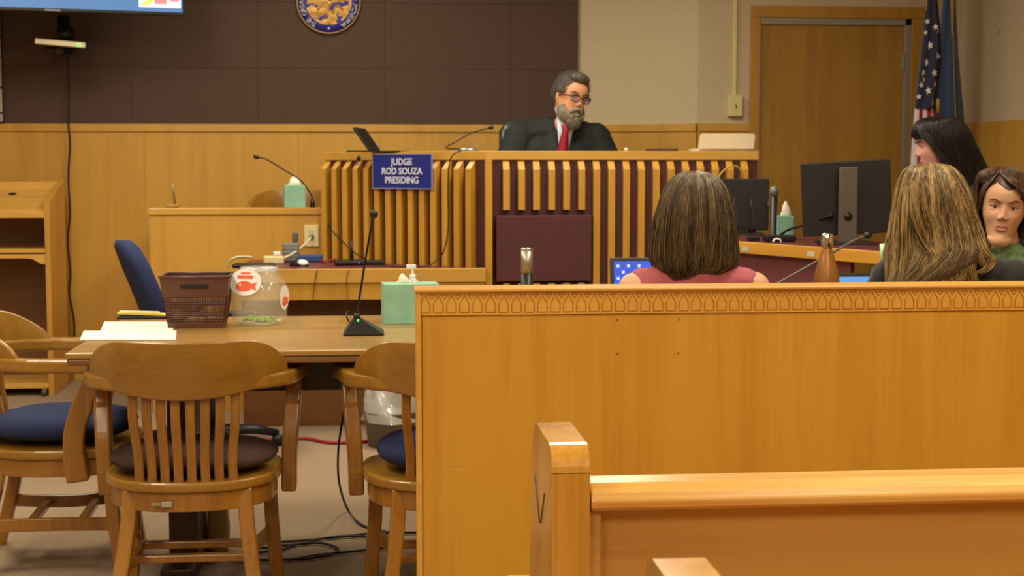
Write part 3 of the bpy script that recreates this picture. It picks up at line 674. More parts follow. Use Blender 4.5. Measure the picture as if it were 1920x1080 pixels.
# mouse
q = onD(560, 500); t = thing('computer_mouse', 'black and silver computer mouse on the clerk desk', 'mouse', (q.x, q.y+.03, ZC+.0005), math.radians(60))
m = MB(); m.ell((0, 0, .004), (.03, .055, .028)); m.v = [Vector((v.x, v.y, max(v.z, 0))) for v in m.v]; m.build('shell', BLACK, t)
m = MB(); m.ell((0, -.018, .012), (.0265, .035, .022)); m.v = [Vector((v.x, v.y, max(v.z, 0.001))) for v in m.v]; m.build('silver_panel', mat('pearl', (220, 220, 214), .25), t)
# power strip and cord
q = onD(520, 488); t = thing('power_strip', 'cream power strip with a white plug at the back left of the clerk desk', 'power strip', (q.x, 7.45, ZC+.0005), .2)
MB().box(-.05, .05, -.03, .03, 0, .04).build('housing', CREAMP, t, bevel=.008); MB().box(.0, .035, -.02, .015, .041, .062).build('plug', WHITEP, t, bevel=.005)
q = P(584, 442, Y=YW-.01); cable('extension_lead', 'thick cream cord from the outlet to the power strip', [Vector((q.x, YW-.012, q.z)), P(578, 452, Y=YW-.06), P(560, 468, Y=7.6), P(545, 478, Y=7.52), P(532, 484, Y=7.47)], .0055, CORDW)
q = P(584, 443, Y=YW-.01); tag(MB().lathe([(0, 0), (.014, 0), (.011, .018), (0, .02)], (q.x, YW-.0095, q.z), M=rot(PI/2).to_4x4()).build('wall_plug', GREYP), 'round grey plug in the witness stand outlet', 'plug')
q = onD(552, 485); t = thing('desk_device', 'grey plastic desk device with a dark upright stub beside the outlet', 'desk device', (q.x, 7.60, ZC+.0005))
MB().box(-.045, .04, -.03, .03, 0, .10).build('body', GREYP, t, bevel=.012); MB().box(.005, .035, -.02, .02, .101, .15).build('stub', mat('slate_plastic', (84, 86, 92), .5), t, bevel=.006)
m = MB()
for z in (.03, .05, .07): m.box(-.04, .035, -.033, -.029, z, z+.006)
m.build('ribs', mat('light_grey_plastic', (150, 150, 146), .4), t)
tag(MB().lathe([(0,0), (.012, 0), (.010, .02), (.013, .035), (0, .036)], (PX(541, 7.5, 445), 7.50, ZC+.12), seg=12).build('clip', WHITEP), 'tiny white clip at the top of the grey desk device', 'clip') if False else None
q = onD(590, 480); tag(MB().box(-.07, .06, -.05, .03, 0, .035).T(Matrix.Translation((q.x, 7.62, ZC+.0005))).build('blue_tray', mat('blue_plastic', (40, 70, 120), .5), bevel=.006), 'small dark blue tray below the outlet', 'tray')
q = onD(450, 498); t = thing('document_tray', 'dark tray with a pale bent tube rim at the left end of the clerk desk', 'tray', (PX(468, 7.2, 495), 7.20, ZC+.0005))
MB().box(-.08, .12, -.06, .06, 0, .02).build('tray', BLACK, t, bevel=.008)
MB().tube(bez([(-.10, -.05, .0), (-.095, -.05, .03), (-.06, -.05, .052), (-.01, -.05, .055), (.02, -.05, .05)], 6), .006, 8).build('tube_rim', mat('pale_metal', (196, 184, 140), .35, metal=.3), t)
# black phone base with stick and tangle
q = onD(650, 495); t = thing('desk_phone', 'low black device with a short upright stick on the clerk desk', 'device', (q.x, 7.32, ZC+.0005), .1)
MB().box(-.06, .09, -.04, .06, 0, .026).build('base', BLACK, t, bevel=.01); MB().tube([(.03, .02, .02), (.028, .02, .12)], [.009, .007], 10).build('stick', BLACK, t); MB().ell((.06, -.041, .014), .003).build('indicator', mat('blue_led', (60, 80, 255), emit=(60, 80, 255), es=2), t)
q = onD(690, 495); tag(MB().box(-.05, .05, -.04, .05, 0, .022).T(Matrix.Translation((q.x+.03, 7.36, ZC+.0005))).build('black_box', BLACK, bevel=.008), 'flat black box right of the stick device on the clerk desk', 'box')
for i, (lab, pts) in enumerate((('red cord lying along the back left of the clerk desk', [(505, 486), (530, 490), (560, 484), (590, 486), (610, 492)]), ('red cord curling behind the black phone device', [(618, 490), (640, 483), (660, 484), (685, 486), (700, 492)]))):
    cable('red_lead', lab, [onD(a, b, ZC+.006) for a, b in pts], .005, REDC, 'cable', 'red cords on the clerk desk')
q0 = P(602, 388, Y=YW-.015)
cable('microphone_cable', 'thin black cable drooping from the witness stand to the clerk desk', [q0, P(612, 412, Y=YW-.03), P(622, 432, Y=7.68), P(645, 455, Y=7.55), P(665, 474, Y=7.40), onD(690, 489, ZC+.004)], .0032, CORDB)
cable('microphone_cable', 'long black cable hanging from the judge bench top down its slats', [P(868, 281, Y=YBN-.01), P(850, 290, Y=YBN), P(842, 310, Y=7.13), P(840, 360, Y=7.13), P(841, 420, Y=7.13), P(834, 465, Y=7.13), P(820, 487, Y=7.15), P(790, 500, Y=7.10), P(700, 497, z=ZC+.004)], .0032, CORDB)
cable('desk_cable', 'black cable dropping over the front edge of the clerk desk', [P(595, 507, Y=YC-.004), P(591, 525, Y=YC-.006), P(587, 562, Y=YC-.006), P(588, 590, Y=YC-.004)], .0022, CORDB, group='cables over the clerk desk front')
cable('desk_cable', 'thin cable over the clerk desk edge, right of the thicker one', [P(655, 507, Y=YC-.004), P(650, 522, Y=YC-.006), P(651, 562, Y=YC-.006), P(648, 590, Y=YC-.004)], .0016, CORDB, group='cables over the clerk desk front')

# things on the high bench
YT = YBN+.14
q = P(735, 281, Y=YT+.2); t = thing('laptop', 'black laptop screen seen edge-on at the left of the high bench', 'laptop', (q.x+.02, YT+.33, ZBT+.0005), math.radians(79))
MB().box(-.13, .13, -.05, .12, 0, .004).build('base', BLACK, t, bevel=.003); MB().cbox((-.0, .15, .062), (.28, .012, .14), rot(-.62)).build('screen', BLACK, t, bevel=.003)
q = P(834, 280, Y=YT)
def jb(t): 
    m = MB(); m.ell((0, 0, .004), (.05, .035, .018)); m.v = [Vector((v.x, v.y, max(v.z, 0))) for v in m.v]; m.build('base', mat('worn_silver', (150, 146, 134), .3, metal=.6), t)
gl = P(878, 281, Y=YT+.0)
gooseneck('gooseneck_microphone', 'slim gooseneck microphone on the high bench pointing at the judge', (gl.x, YT, ZBT+.0005), [(gl.x, YT, ZBT+.012), (gl.x-.04, YT, ZBT+.012), P(836, 277, Y=YT), P(858, 264, Y=YT), P(885, 249, Y=YT), P(918, 240, Y=YT)], jb, .011, .025, .003)
q = P(1358, 281, Y=YT+.1); t = thing('white_laptop', 'open white laptop, lid back toward us, at the right end of the high bench', 'laptop', (q.x, YT+.06, ZBT+.0005))
MB().box(-.145, .145, .02, .22, 0, .014).build('base', WHITEP, t, bevel=.004); zl = PZ(249, YT+.05)-ZBT
m = MB(); m.prism([(-.145+.02, .012), (.142, .012), (.148, zl-.012), (.142, zl-.002), (-.125, zl-.002), (-.135, zl-.012), (-.145, .012)], -.005, .004, 'y'); m.build('screen_lid', mat('cream_lid', (222, 206, 178), .4), t, bevel=.002)
q = P(1242, 281, Y=YT); tag(MB().box(-.075, .07, -.05, .06, 0, .012).T(Matrix.Translation((q.x, YT+.0, ZBT+.0005))).build('closed_book', mat('dark_red_cover', (60, 26, 24), .5), bevel=.002), 'thin dark red book lying on the high bench left of the white laptop', 'book')
q = P(1172, 281, Y=YT); tag(MB().ell((q.x, YT-.03, ZBT+.009), (.010, .010, .009)).build('bottle_cap', WHITEP), 'tiny white cap on the high bench right of the judge', 'cap')
q = P(675, 281, Y=7.7); tag(MB().box(-.07, .07, -.04, .04, 0, .007).T(Matrix.Translation((q.x, 7.72, ZBT+.0005))).build('notebook', BLACK, bevel=.002), 'thin black notebook at the left end of the high bench', 'notebook')
q = P(675, 297, Y=7.55)
t = thing('wall_clip', 'small black clip under the bench top left of the blue sign', 'clip', q+nl*.01); m = MB(); m.ell((0, 0, 0), (.012, .008, .014)); m.build('clip_head', BLACK, t); MB().tube([(0, 0, -.01), (-.012, 0, -.035)], .004, 6).build('clip_tail', GREYP, t)

# ============================================================ wall things
q = P(616, 3, Y=YB-.05); sr = .5*abs(PX(677, YB-.05)-PX(556, YB-.05)); seal = thing('wall_seal', 'round gold and blue state seal on the brown fabric wall', 'seal', (q.x, YB-.0305, q.z))
Mx = rot(PI/2).to_4x4()
MB().lathe([(0, 0), (sr, 0), (sr, .018), (sr*.965, .026), (sr*.945, .020), (0, .02)], M=Mx, seg=64).build('gold_rim', mat('seal_rim', (150, 120, 70), .4, metal=.5), seal)
MB().lathe([(sr*.70, .0205), (sr*.94, .0205), (sr*.94, .023), (sr*.70, .023)], M=Mx, seg=64).build('blue_ring', mat('seal_blue', (44, 40, 130), .5), seal)
m = MB(); N = 40
def relief(u, v):
    a = 2*PI*u; r = sr*.71*v; x, z = r*math.cos(a), r*math.sin(a)
    h = .024+.006*noise.noise(Vector((x*24, z*24, 2)))+.0015*noise.noise(Vector((x*90, z*90, 5)))
    return Vector((x, -h, z))
m.grid(relief, 96, 30); 
for x0, z0, x1, z1 in ((-.07, -.055, -.02, .0), (-.02, 0, .02, -.03), (.02, -.07, .05, -.02), (.05, -.02, .09, -.05), (-.02, -.10, .0, -.05), (.0, -.05, .03, -.07), (-.09, .02, -.05, .05)): m.tube([(x0, -.0245, z0), (x1, -.0245, z1)], .006, 6)
m.build('gold_relief', GOLD, seal)
m = MB(); txt = 'THE GREAT SEAL OF THE STATE OF MONTANA'
for i, ch in enumerate(txt):
    if ch == ' ': continue
    a = math.radians(-90-32-(296*i/(len(txt)-1))); r = sr*.82
    M = Matrix.Translation((r*math.cos(a), -.0235, r*math.sin(a))) @ rot(PI/2).to_4x4() @ Matrix.Rotation(a-PI/2, 4, 'Z'); m.text(ch, .040, M, .0006)
m.cbox((0, -.0235, -sr*.82), (.012, .002, .012), rot(0, PI/4, 0))
m.build('lettering', mat('seal_letters', (196, 186, 160), .5), seal)
# television, angled, on a bracket
q = P(345, 30, Y=8.42); zb_ = q.z; tv = thing('television', 'large wall-mounted television showing a blue screen at the top left', 'television', (q.x, q.y, zb_), math.radians(13))
TVW, TVH = 1.43, .80
MB().box(-TVW, 0, -.01, .05, 0, TVH).build('housing', BLACK, tv, bevel=.004)
MB().box(-TVW+.012, -.010, -.0125, -.0105, .018, TVH-.012).build('screen', mat('tv_blue_screen', (30, 50, 80), .3, emit=(96, 140, 192), es=.85), tv)
m = MB(); m.mi = 0; x0, x1, z0, z1 = -.245, -.018, .040, .2; m.box(x0, x1, -.0135, -.0126, z0, z1)
m.mi = 1; m.prism([(x0, z0+.01), (x0+.06, z0+.015), (x0+.09, z0+.05), (x0+.03, z0+.035)], -.0142, -.0136, 'y')
m.mi = 2; m.box(x0+.085, x0+.15, -.0142, -.0136, z0+.02, z1-.03); m.box(x0+.17, x1-.01, -.0142, -.0136, z0+.035, z0+.06)
m.mi = 3; m.prism([(x0+.0, z0+.05), (x0+.05, z0+.06), (x0+.04, z0+.10), (x0, z0+.09)], -.0142, -.0136, 'y')
m.build('video_window', [mat('vid_white', (200, 200, 205), .4, emit=(215, 215, 225), es=.9), mat('vid_yellow', (200, 190, 90), .4, emit=(220, 210, 90), es=.9), mat('vid_pink', (190, 110, 110), .4, emit=(190, 130, 130), es=.8), mat('vid_navy', (30, 40, 80), .4, emit=(40, 60, 120), es=.8)], tv)
MB().box(-.74, -.66, -.012, -.0095, .004, .012).build('logo_bar', mat('logo_grey', (170, 160, 150), .4), tv)
MB().cbox((-.7, .25, .25), (.10, .42, .12)).build('wall_bracket', BLACKM, tv, bevel=.004)
q = P(113, 60, Y=8.55); br_ = thing('camera_shelf', 'black bracket shelf hanging under the television with a conferencing camera', 'camera bracket', (q.x, 8.62, PZ(72, 8.5, 113)), math.radians(10))
MB().tube([(0, .25, -.02), (0, .25, .16)], .035, 12).build('column', BLACKM, br_); MB().box(-.11, .13, -.02, .28, -.03, -.008).build('shelf', BLACKM, br_, bevel=.004); MB().tube([(-.02, .05, -.03), (-.02, .05, -.075)], [.028, .018], 12).build('knob', mat('dark_grey', (70, 70, 66), .35, metal=.5), br_)
MB().cbox((0, .35, .0), (.08, .14, .10)).build('wall_plate', BLACKM, br_)
MB().lathe([(0, 0), (.045, .0), (.05, .05), (.045, .09), (0, .11)], (0.01, .12, -.006), seg=20).build('camera_dome', BLACK, br_)
cb = thing('conference_bar', 'slim cream set-top bar with a green light on the bracket under the television', 'media device', (q.x, 8.55, PZ(80, 8.5, 113)), math.radians(6))
MB().cbox((0.0, 0, 0), (.275, .05, .032), rot(0, .075, 0)).build('housing', mat('cream_metal', (226, 214, 180), .35, metal=.2), cb, bevel=.005)
m = MB(); m.cbox((.10, -.026, -.010), (.016, .004, .012)); m.build('green_light', BLUELED, cb)
# cable down wall
cable('wall_cable', 'black cable running down the wall from the conferencing bracket to the floor', [P(126, 92, Y=8.95), P(128, 150, Y=8.99), P(128, 230, Y=8.99), P(131, 270, Y=9.0), P(128, 330, Y=9.0), P(131, 400, Y=9.0), P(127, 450, Y=9.0), P(132, 510, Y=9.0), P(130, 550, Y=9.0), P(139, 610, Y=9.0), P(136, 700, Y=9.0)], .006, CORDB)
# beaded cord at far left
t = thing('cable_cover', 'segmented cream cable cover with black joints at the left edge of the fabric wall', 'cable cover', (PX(3, YB, 100), YB-.045, 0))
for y0, y1 in ((20, 65), (68, 105), (108, 162), (166, 210), (213, 228)):
    MB().box(-.009, .007, -.008, .012, PZ(y1, YB-.05, 3), PZ(y0, YB-.05, 3)).build('segment', mat('aged_cream', (176, 168, 146), .6), t, bevel=.002)
MB().box(-.012, .012, .004, .014, ZW, PZ(0, YB-.05, 3)+.2).build('backing', BLACK, t)
# surface conduit and box right
t = thing('surface_conduit', 'cream surface raceway dropping to a switch box left of the door', 'conduit', (PX(1377, YD, 100), YD, 0))
MB().box(-.011, .011, -.018, 0, PZ(182, YD, 1377), CEIL).build('raceway', CREAMP, t, bevel=.003)
zc = PZ(199, YD, 1377); MB().box(-.042, .042, -.045, 0, zc-.062, zc+.062).build('box', CREAMP, t, bevel=.006); MB().box(.0, .006, -.047, -.044, zc-.015, zc+.006).build('switch_slot', BLACK, t)
tag(MB().box(-.004, .004, -.002, .0, -.012, .012).T(Matrix.Translation((XR-.001, P(1874, 60, X=XR).y, P(1874, 60, X=XR).z)) @ rot(0, 0, PI/2).to_4x4()).build('wall_hook', mat('rust', (110, 70, 50), .6)), 'tiny rusty hook on the cream right wall above the panelling', 'hook')

# ============================================================ lectern at left
LY = 8.42; lx1 = PX(122, 8.80, 500); lt = thing('lectern', 'pale maple lectern with open shelves and sloped top against the left wall', 'lectern', (lx1, LY, 0)); LW = .95; zt0 = PZ(378, LY, 92); ztf = PZ(337, LY+.42, 120)
Lg = wood('lectern_side', (206, 152, 62), (188, 134, 48), 'z', .4, .2)
xr = 0.0
for x in (-.03, -LW): MB().prism([(0, .0), (.42, 0), (.42, ztf), (.0, zt0)], x, x+.03, 'x').build('side_panel', Lg, lt, bevel=.002)
MB().box(-LW+.0305, -.0305, .39, .42, .0, ztf-.01).build('back_panel', LECTWOOD, lt, bevel=.002)
ang = math.atan2(ztf-zt0-.02, .36); zm = PZ(392, LY+.03, 50); zmf = PZ(355, LY+.39, 50)
MB().prism([(.03, zm-.02), (.388, zmf-.02), (.388, zmf), (.03, zm)], -LW+.0305, -.0305, 'x').build('sloped_top', LECTWOOD, lt)
m = MB(); m.box(-LW+.0305, -.0305, .0, .03, PZ(409, LY, 50), PZ(396, LY, 50)); m.build('front_lip', LECTWOOD, lt, bevel=.003)
qh = P(17, 362, Y=LY+.22); m = MB(); m.lathe([(0, 0), (.022, 0), (.022, .003), (0, .003)], (qh.x-lx1, .30, zm+(zmf-zm)*.27/.358+.0005), M=rot(math.atan2(zmf-zm, .358)).to_4x4()); m.build('cable_hole', BLACK, lt)
sz = PZ(467, LY, 50); MB().box(-LW+.0305, -.0305, .012, .388, sz-.022, sz).build('shelf', LECTWOOD, lt, bevel=.002)
s2 = sz-.03; m = MB(); pr = [(-LW+.031, s2), (-.031, s2), (-.031, s2-.055)]+[(-.031-.02*k/1, s2-.055+(.0)) for k in (1,)]+[(-.07, s2-.045), (-.095, s2-.028), (-.13, s2-.022), (-LW+.14, s2-.022), (-LW+.08, s2-.045), (-LW+.031, s2-.055)]
m.prism(pr, .004, .02, 'y').build('shaped_apron', LECTWOOD, lt)
MB().box(-LW+.0305, -.0305, .0, .388, .045, .075).build('bottom_shelf', LECTWOOD, lt, bevel=.002)
for x in (-.05, -LW+.05): MB().lathe([(0, -.012), (.022, -.012), (.022, .012), (0, .012)], (x, -.015, .025), M=rot(0, PI/2).to_4x4()).build('caster', mat('grey_caster', (90, 88, 80), .4), lt)
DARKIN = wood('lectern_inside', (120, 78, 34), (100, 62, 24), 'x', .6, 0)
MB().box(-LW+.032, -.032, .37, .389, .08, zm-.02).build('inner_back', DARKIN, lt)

# ============================================================ office chair behind table
ocx = PX(405, 7.0, 600); oc = thing('office_chair', 'navy upholstered swivel chair seen side-on behind the counsel table', 'chair', (ocx, 6.72, 0), math.radians(-72))
def ring(w, d, z, y, n=28, e=.6): return [(w*math.copysign(abs(math.cos(a))**e, math.cos(a)), y+d*math.copysign(abs(math.sin(a))**e, math.sin(a)), z) for a in [2*PI*i/n for i in range(n)]]
m = MB(); zb0, zb1 = .56, .97
m.loft([ring(.15, .03, zb0, -.22), ring(.20, .045, zb0+.05, -.235), ring(.215, .05, .72, -.27), ring(.20, .05, .86, -.325), ring(.15, .045, .94, -.36), ring(.08, .03, .968, -.372)]); m.build('backrest', NAVY, oc)
m = MB(); m.loft([ring(.18, .18, .45, 0), ring(.23, .22, .465, 0), ring(.24, .23, .50, 0), ring(.22, .21, .525, 0), ring(.1, .1, .535, 0)]); m.build('seat', NAVY, oc)
MB().sweep(bez([(0, -.05, .44), (0, -.22, .43), (0, -.31, .50), (0, -.30, .65)], 6), .06, .02, up=(0, 0, 1)).build('back_bar', BLACK, oc, bevel=.004)
MB().tube([(0, 0, .10), (0, 0, .26), (0, 0, .45)], [.03, .028, .02], 14).build('gas_column', BLACK, oc)
for s in (-1, 1):
    m = MB(); m.tube(bez([(s*.22, .0, .46), (s*.27, .0, .50), (s*.27, .0, .62), (s*.27, .02, .64)], 5), .014, 8); m.build('arm_support', BLACK, oc); MB().box(s*.27-.03, s*.27+.03, -.13, .13, .64, .665).build('armrest', BLACK, oc, bevel=.01)
for k in range(5):
    a = 2*PI*k/5+.3; c, s = math.cos(a), math.sin(a)
    MB().tube([(0, 0, .10), (c*.2, s*.2, .085), (c*.31, s*.31, .06)], [.028, .022, .016], 8).build('base_arm', BLACK, oc)
    MB().lathe([(0, -.02), (.028, -.02), (.028, .02), (0, .02)], (c*.31, s*.31, .0285), M=(rot(0, 0, a) @ rot(PI/2)).to_4x4(), seg=14).build('caster', BLACK, oc)

# floor items
q = P(735, 836, z=0); wbn = thing('waste_bin', 'grey waste bin with a clear plastic liner under the table', 'bin', (q.x, q.y+.02, 0))
MB().lathe([(0, .002), (.11, 0), (.13, .16), (.133, .16), (.135, .165)], seg=28).build('bin_body', mat('grey_bin', (120, 112, 100), .5), wbn)
m = MB(); rings = []
for k in range(6):
    rings.append([((.136-.006*k+.016*math.sin(5*a+k*1.3))*math.cos(a), (.136-.006*k+.016*math.cos(4*a+k))*math.sin(a), .12+.032*k) for a in [2*PI*i/40 for i in range(40)]])
m.loft(rings, caps=False); m.build('liner', glassy('clear_liner', (215, 212, 205), .55, .2), wbn)
cable('red_ribbon_cord', 'flat red cord lying on the carpet under the table', [P(440, 822, z=.009), P(520, 826, z=.009), P(570, 822, z=.009), P(620, 830, z=.009), P(690, 828, z=.009)], .009, REDC)
cable('floor_cable', 'thin cable hanging from under the table and curving across the carpet', [P(650, 745, Y=5.2), P(640, 800, Y=5.2), P(634, 850, Y=5.2), P(636, 905, Y=5.2), P(652, 955, z=.01), P(680, 985, z=.006), P(740, 1000, z=.006)], .0045, CORDB)
cps = [('dark cable lying across the carpet between the two near chairs', [(400, 1012), (480, 1016), (560, 1014), (640, 1006), (700, 1000), (800, 998)]),
       ('looped dark cable on the carpet right of the near captain chair', [(470, 1030), (540, 1022), (600, 1018), (635, 1030), (610, 1042), (560, 1048), (480, 1050), (430, 1048)]),
       ('second dark cable crossing the carpet loop toward the railing', [(430, 1040), (520, 1032), (560, 1020), (640, 1005), (720, 1010), (790, 1018)]),
       ('straight lower cable on the carpet between the near chairs', [(540, 1050), (600, 1040), (680, 1032), (760, 1022), (810, 1010)])]
for lab, pts in cps: cable('floor_cable', lab, [P(a, b, z=.008) for a, b in pts], .0045, CORDB, group='dark cables on the carpet')
q = P(402, 1040, z=0); m = MB(); m.loft([rsq(.02, .0), rsq(.034, .01), rsq(.036, .08), rsq(.03, .16), rsq(.018, .20)]); o = m.build('cream_bag', mat('cream_cloth', (196, 176, 130), .8, bump=.5), None, disp=(.01, .04)); o.location = (q.x+.01, q.y+.05, 0); tag(o, 'small cream cloth bag on the floor against the table pedestal', 'bag')

# ============================================================ clerk counter at right with monitors
YK = 6.25; ZK = PZ(452, YK, 1400); kx0 = PX(1300, YK, 470); kx1 = PX(1700, YK, 470)
kp = [P(1372, 452, Y=YK), P(1668, 475, z=ZK)]; a3 = Vector((kp[0].x, kp[0].y, 0)); 
b3 = P(1668, 473, z=ZK); 
if b3.y < 3 or b3.y > 7: b3 = Vector((a3.x+1.0, 5.6, 0))
b3 = Vector((b3.x, b3.y, 0)); dk3 = (b3-a3).normalized(); a3 = a3-dk3*.35; b3 = b3+dk3*.06; L3 = (b3-a3).length
kc = thing('clerk_counter', 'right-hand clerk counter with maroon front and oak edge carrying monitors', 'counter', (a3.x, a3.y, 0), math.atan2(dk3.y, dk3.x))
MB().box(0, L3, .001, .53, ZK-.03, ZK).build('countertop', MAROONTOP, kc)
zk1 = .048; MB().box(0, L3, -.02, .0005, ZK-zk1, ZK+.002).build('edge_band', PARTTRIM, kc, bevel=.003)
MB().box(.02, L3-.28, .01, .03, 0, ZK-zk1-.0005).build('front_panel', mat('counter_maroon', (112, 58, 60), .6, var=.05), kc)
MB().box(.02, .04, .0305, .52, 0, ZK-.031).build('end_panel', BENCHWOOD, kc); MB().box(L3-.04, L3-.02, .0305, .52, 0, ZK-.031).build('end_panel', BENCHWOOD, kc)
MB().box(L3-.5, L3-.05, .40, .42, 0, ZK-.031).build('inner_panel', BENCHWOOD, kc)
def onK(px, off): # point on counter line at px offset inward
    d = P(px, 450, Y=1)-Vector((0,0,CH)); n = Vector((-dk3.y, dk3.x, 0)); b0 = a3+n*off
    t = (b0.x*dk3.y-b0.y*dk3.x)/(d.x*dk3.y-d.y*dk3.x); return Vector((d.x*t, d.y*t, ZK))
def toK(v): return Matrix.Rotation(-kc.rotation_euler.z, 3, 'Z') @ (v-Vector(kc.location))
m = MB()
for px in (1398, 1521): v = toK(onK(px, -.02)); m.box(v.x-.022, v.x+.022, -.0215, -.0195, ZK-.038, ZK-.018)
m.build('small_label', mat('label_grey', (190, 186, 170), .5), kc)
# monitor helper
def monitor(label, p, w, h, z0, rz, tilt=0, stand=True, cables=False):
    t = thing('computer_monitor', label, 'monitor', (p.x, p.y, ZK+.0005), rz, 'monitors on the clerk counter')
    R = rot(0, tilt, 0); c = Vector((0, .03, z0+h/2))
    m = MB(); m.cbox(c, (w, .02, h), R); m.build('panel_back', mat('monitor_black', (34, 30, 28), .45), t, bevel=.004)
    m = MB(); m.cbox(c+Vector((0, .0125, 0)), (w-.02, .004, h-.02), R); m.build('screen', mat('dim_screen', (40, 60, 80), .3, emit=(110, 140, 170), es=.3), t)
    if stand:
        MB().box(-.045, .03, -.055, -.028, .006, z0+h*.92).build('stand_column', mat('stand_taupe', (104, 94, 84), .4, metal=.3), t, bevel=.004)
        m = MB(); m.lathe([(0, -.002), (.018, -.002), (.018, .002), (0, .002)], (-.008, -.0555, z0+.08), M=rot(PI/2).to_4x4(), seg=20); m.build('cable_hole', BLACK, t)
        MB().box(-.12, .11, -.10, .09, 0, .008).build('foot', BLACK, t, bevel=.003)
    else:
        MB().box(-.02, .02, -.02, .019, .006, z0+.02).build('stand_column', BLACK, t); MB().box(-.10, .10, -.08, .08, 0, .006).build('foot', BLACK, t, bevel=.002)
    if cables:
        for i in range(4):
            x = -.12+i*.07+.01*i
            MB().tube(bez([(x, -.03, z0+h*.62), (x-.006, -.04, z0+h*.5), (x+.004, -.045, z0+.1), (x+.01, -.05, .03)], 6), .0035, 6).build('rear_cable', mat('dark_cable', (50, 54, 54), .3), t)
    return t
YM = onK(1592, .33); sM = F/(YM.y*.996+YM.x*.094)
monB = monitor('large black monitor seen from behind on a taupe stand, right side of the counter', onK(1588, .30), .375, .31, .035, math.radians(-7), math.radians(-3))
monA = monitor('black monitor back with dangling cables beside the bobbed woman', onK(1392, .42), .25, .245, .02, math.radians(-8), 0, False, True)
YA = onK(1372, .40).y
cable('yellow_cable', 'yellow cable looping above the black monitor with dangling cables', [P(1345, 345, Y=YA+.06), P(1352, 325, Y=YA+.05), P(1372, 311, Y=YA+.05), P(1388, 318, Y=YA+.05), P(1397, 345, Y=YA+.06)], .0045, mat('yellow_cable', (190, 150, 40), .4))
q = onK(1450, .22); t = thing('handheld_microphone', 'grey-headed microphone standing upright on the counter between the monitors', 'microphone', (q.x, q.y, ZK+.0005))
zt_ = PZ(350, q.y, 1450)-ZK; MB().tube([(0, 0, 0), (0, 0, .01), (0, 0, zt_-.04)], [.03, .013, .016], 14).build('handle', BLACK, t); MB().ell((0, 0, zt_-.022), (.021, .021, .024)).build('mic_head', mat('mic_mesh', (120, 118, 112), .5, metal=.5), t)
q = onK(1472, .30); tissue_box('mint tissue box on the counter beside the upright microphone', (q.x, q.y, ZK+.0005), .07, .105, -.2, .07, 0, .065)
q = onK(1438, .10); v0 = q+Vector((0, 0, .02))
def kb(t): MB().box(-.07, .06, -.035, .035, 0, .028).build('base', BLACK, t, bevel=.006)
yq = q.y
g3 = gooseneck('gooseneck_microphone', 'thick black gooseneck microphone angled up across the taupe monitor stand', (q.x+.06, q.y, ZK+.0005), [(q.x+.06, q.y, ZK+.03), P(1480, 430, Y=yq-.02), P(1510, 421, Y=yq-.08), P(1540, 410, Y=yq-.14), P(1556, 405, Y=yq-.16)], kb, .014, .022, .006)
for px, off, w, h, lab in ((1545, .12, .05, .022, 'small dark adapter on the counter before the taupe monitor stand'), (1412, .10, .05, .02, 'small black adapter at the left of the counter under the cables')):
    q = onK(px, off); tag(MB().box(-w/2, w/2, -.02, .02, 0, h).T(Matrix.Translation((q.x, q.y, ZK+.0005))).build('power_adapter', BLACK, bevel=.005), lab, 'adapter', 'adapters on the counter')
q = onK(1458, .055); tag(MB().tube(bez([(q.x-.02, q.y, ZK+.006), (q.x-.01, q.y, ZK+.018), (q.x+.01, q.y, ZK+.016), (q.x+.015, q.y, ZK+.004)], 6), .004, 8).build('cable_clip', WHITEP), 'small white cable end by the microphone base on the counter', 'cable')

# ============================================================ second counsel table with laptops and bottle, behind the railing
t2 = thing('counsel_table', 'second counsel table hidden behind the railing, carrying laptops and a copper bottle', 'table', (.74, 4.72, 0))
MB().box(0, 1.12, 0, .85, TZ-.036, TZ).build('tabletop', TABLEWOOD, t2, bevel=.006)
for x in (.25, .88): MB().box(x-.04, x+.04, .12, .7, .0, TZ-.037).build('pedestal', DARKWOOD, t2, bevel=.004)
def laptop(label, x, y, w, h, tilt, scr, icons=False, rz=0):
    t = thing('laptop', label, 'laptop', (x, y, TZ+.0005), rz)
    MB().box(-w/2, w/2, -.12, .11, 0, .018).build('base', BLACK, t, bevel=.004)
    R = rot(-tilt); c = Vector((0, .125, .0)); f = lambda v: c+R @ Vector(v)
    m = MB(); M = Matrix.Translation(c) @ R.to_4x4(); m.box(-w/2, w/2, 0, .008, .016, h, M); m.build('lid', mat('laptop_bezel', (56, 58, 52), .4), t, bevel=.002)
    m = MB(); m.box(-w/2+.014, w/2-.014, -.0015, -.0002, .034, h-.014, M); m.build('screen', scr, t)
    if icons:
        m = MB()
        for i in range(5):
            for j in range(6):
                if (i*7+j*3) % 5 == 4 and j > 0: continue
                xx = -w/2+.028+i*.019; zz = h-.03-j*.022; m.mi = (i+j) % 2; m.box(xx-.0045, xx+.0045, -.003, -.0016, zz-.005, zz+.005, M)
        m.build('screen_icons', [mat('icon_pale', (180, 200, 230), .4, emit=(190, 205, 235), es=.7), mat('icon_dark', (70, 70, 110), .4, emit=(90, 100, 130), es=.5)], t)
    return t
l1y = 4.98; lp = P(1145, 484, Y=l1y+.14)
laptop('laptop with a bright blue desktop full of icons beside the bobbed woman', lp.x+.165, l1y, .33, (lp.z-TZ)/math.cos(.15), .15, mat('blue_desktop', (30, 50, 140), .3, emit=(56, 92, 214), es=.95), True)
lp = P(1553, 513, Y=4.98+.14)
laptop('laptop with a pale blue screen just above the railing by the blonde woman', lp.x+.085, 4.98, .17, (lp.z-TZ)/math.cos(.2), .2, mat('paleblue_desktop', (60, 90, 140), .3, emit=(104, 160, 214), es=.9), False)
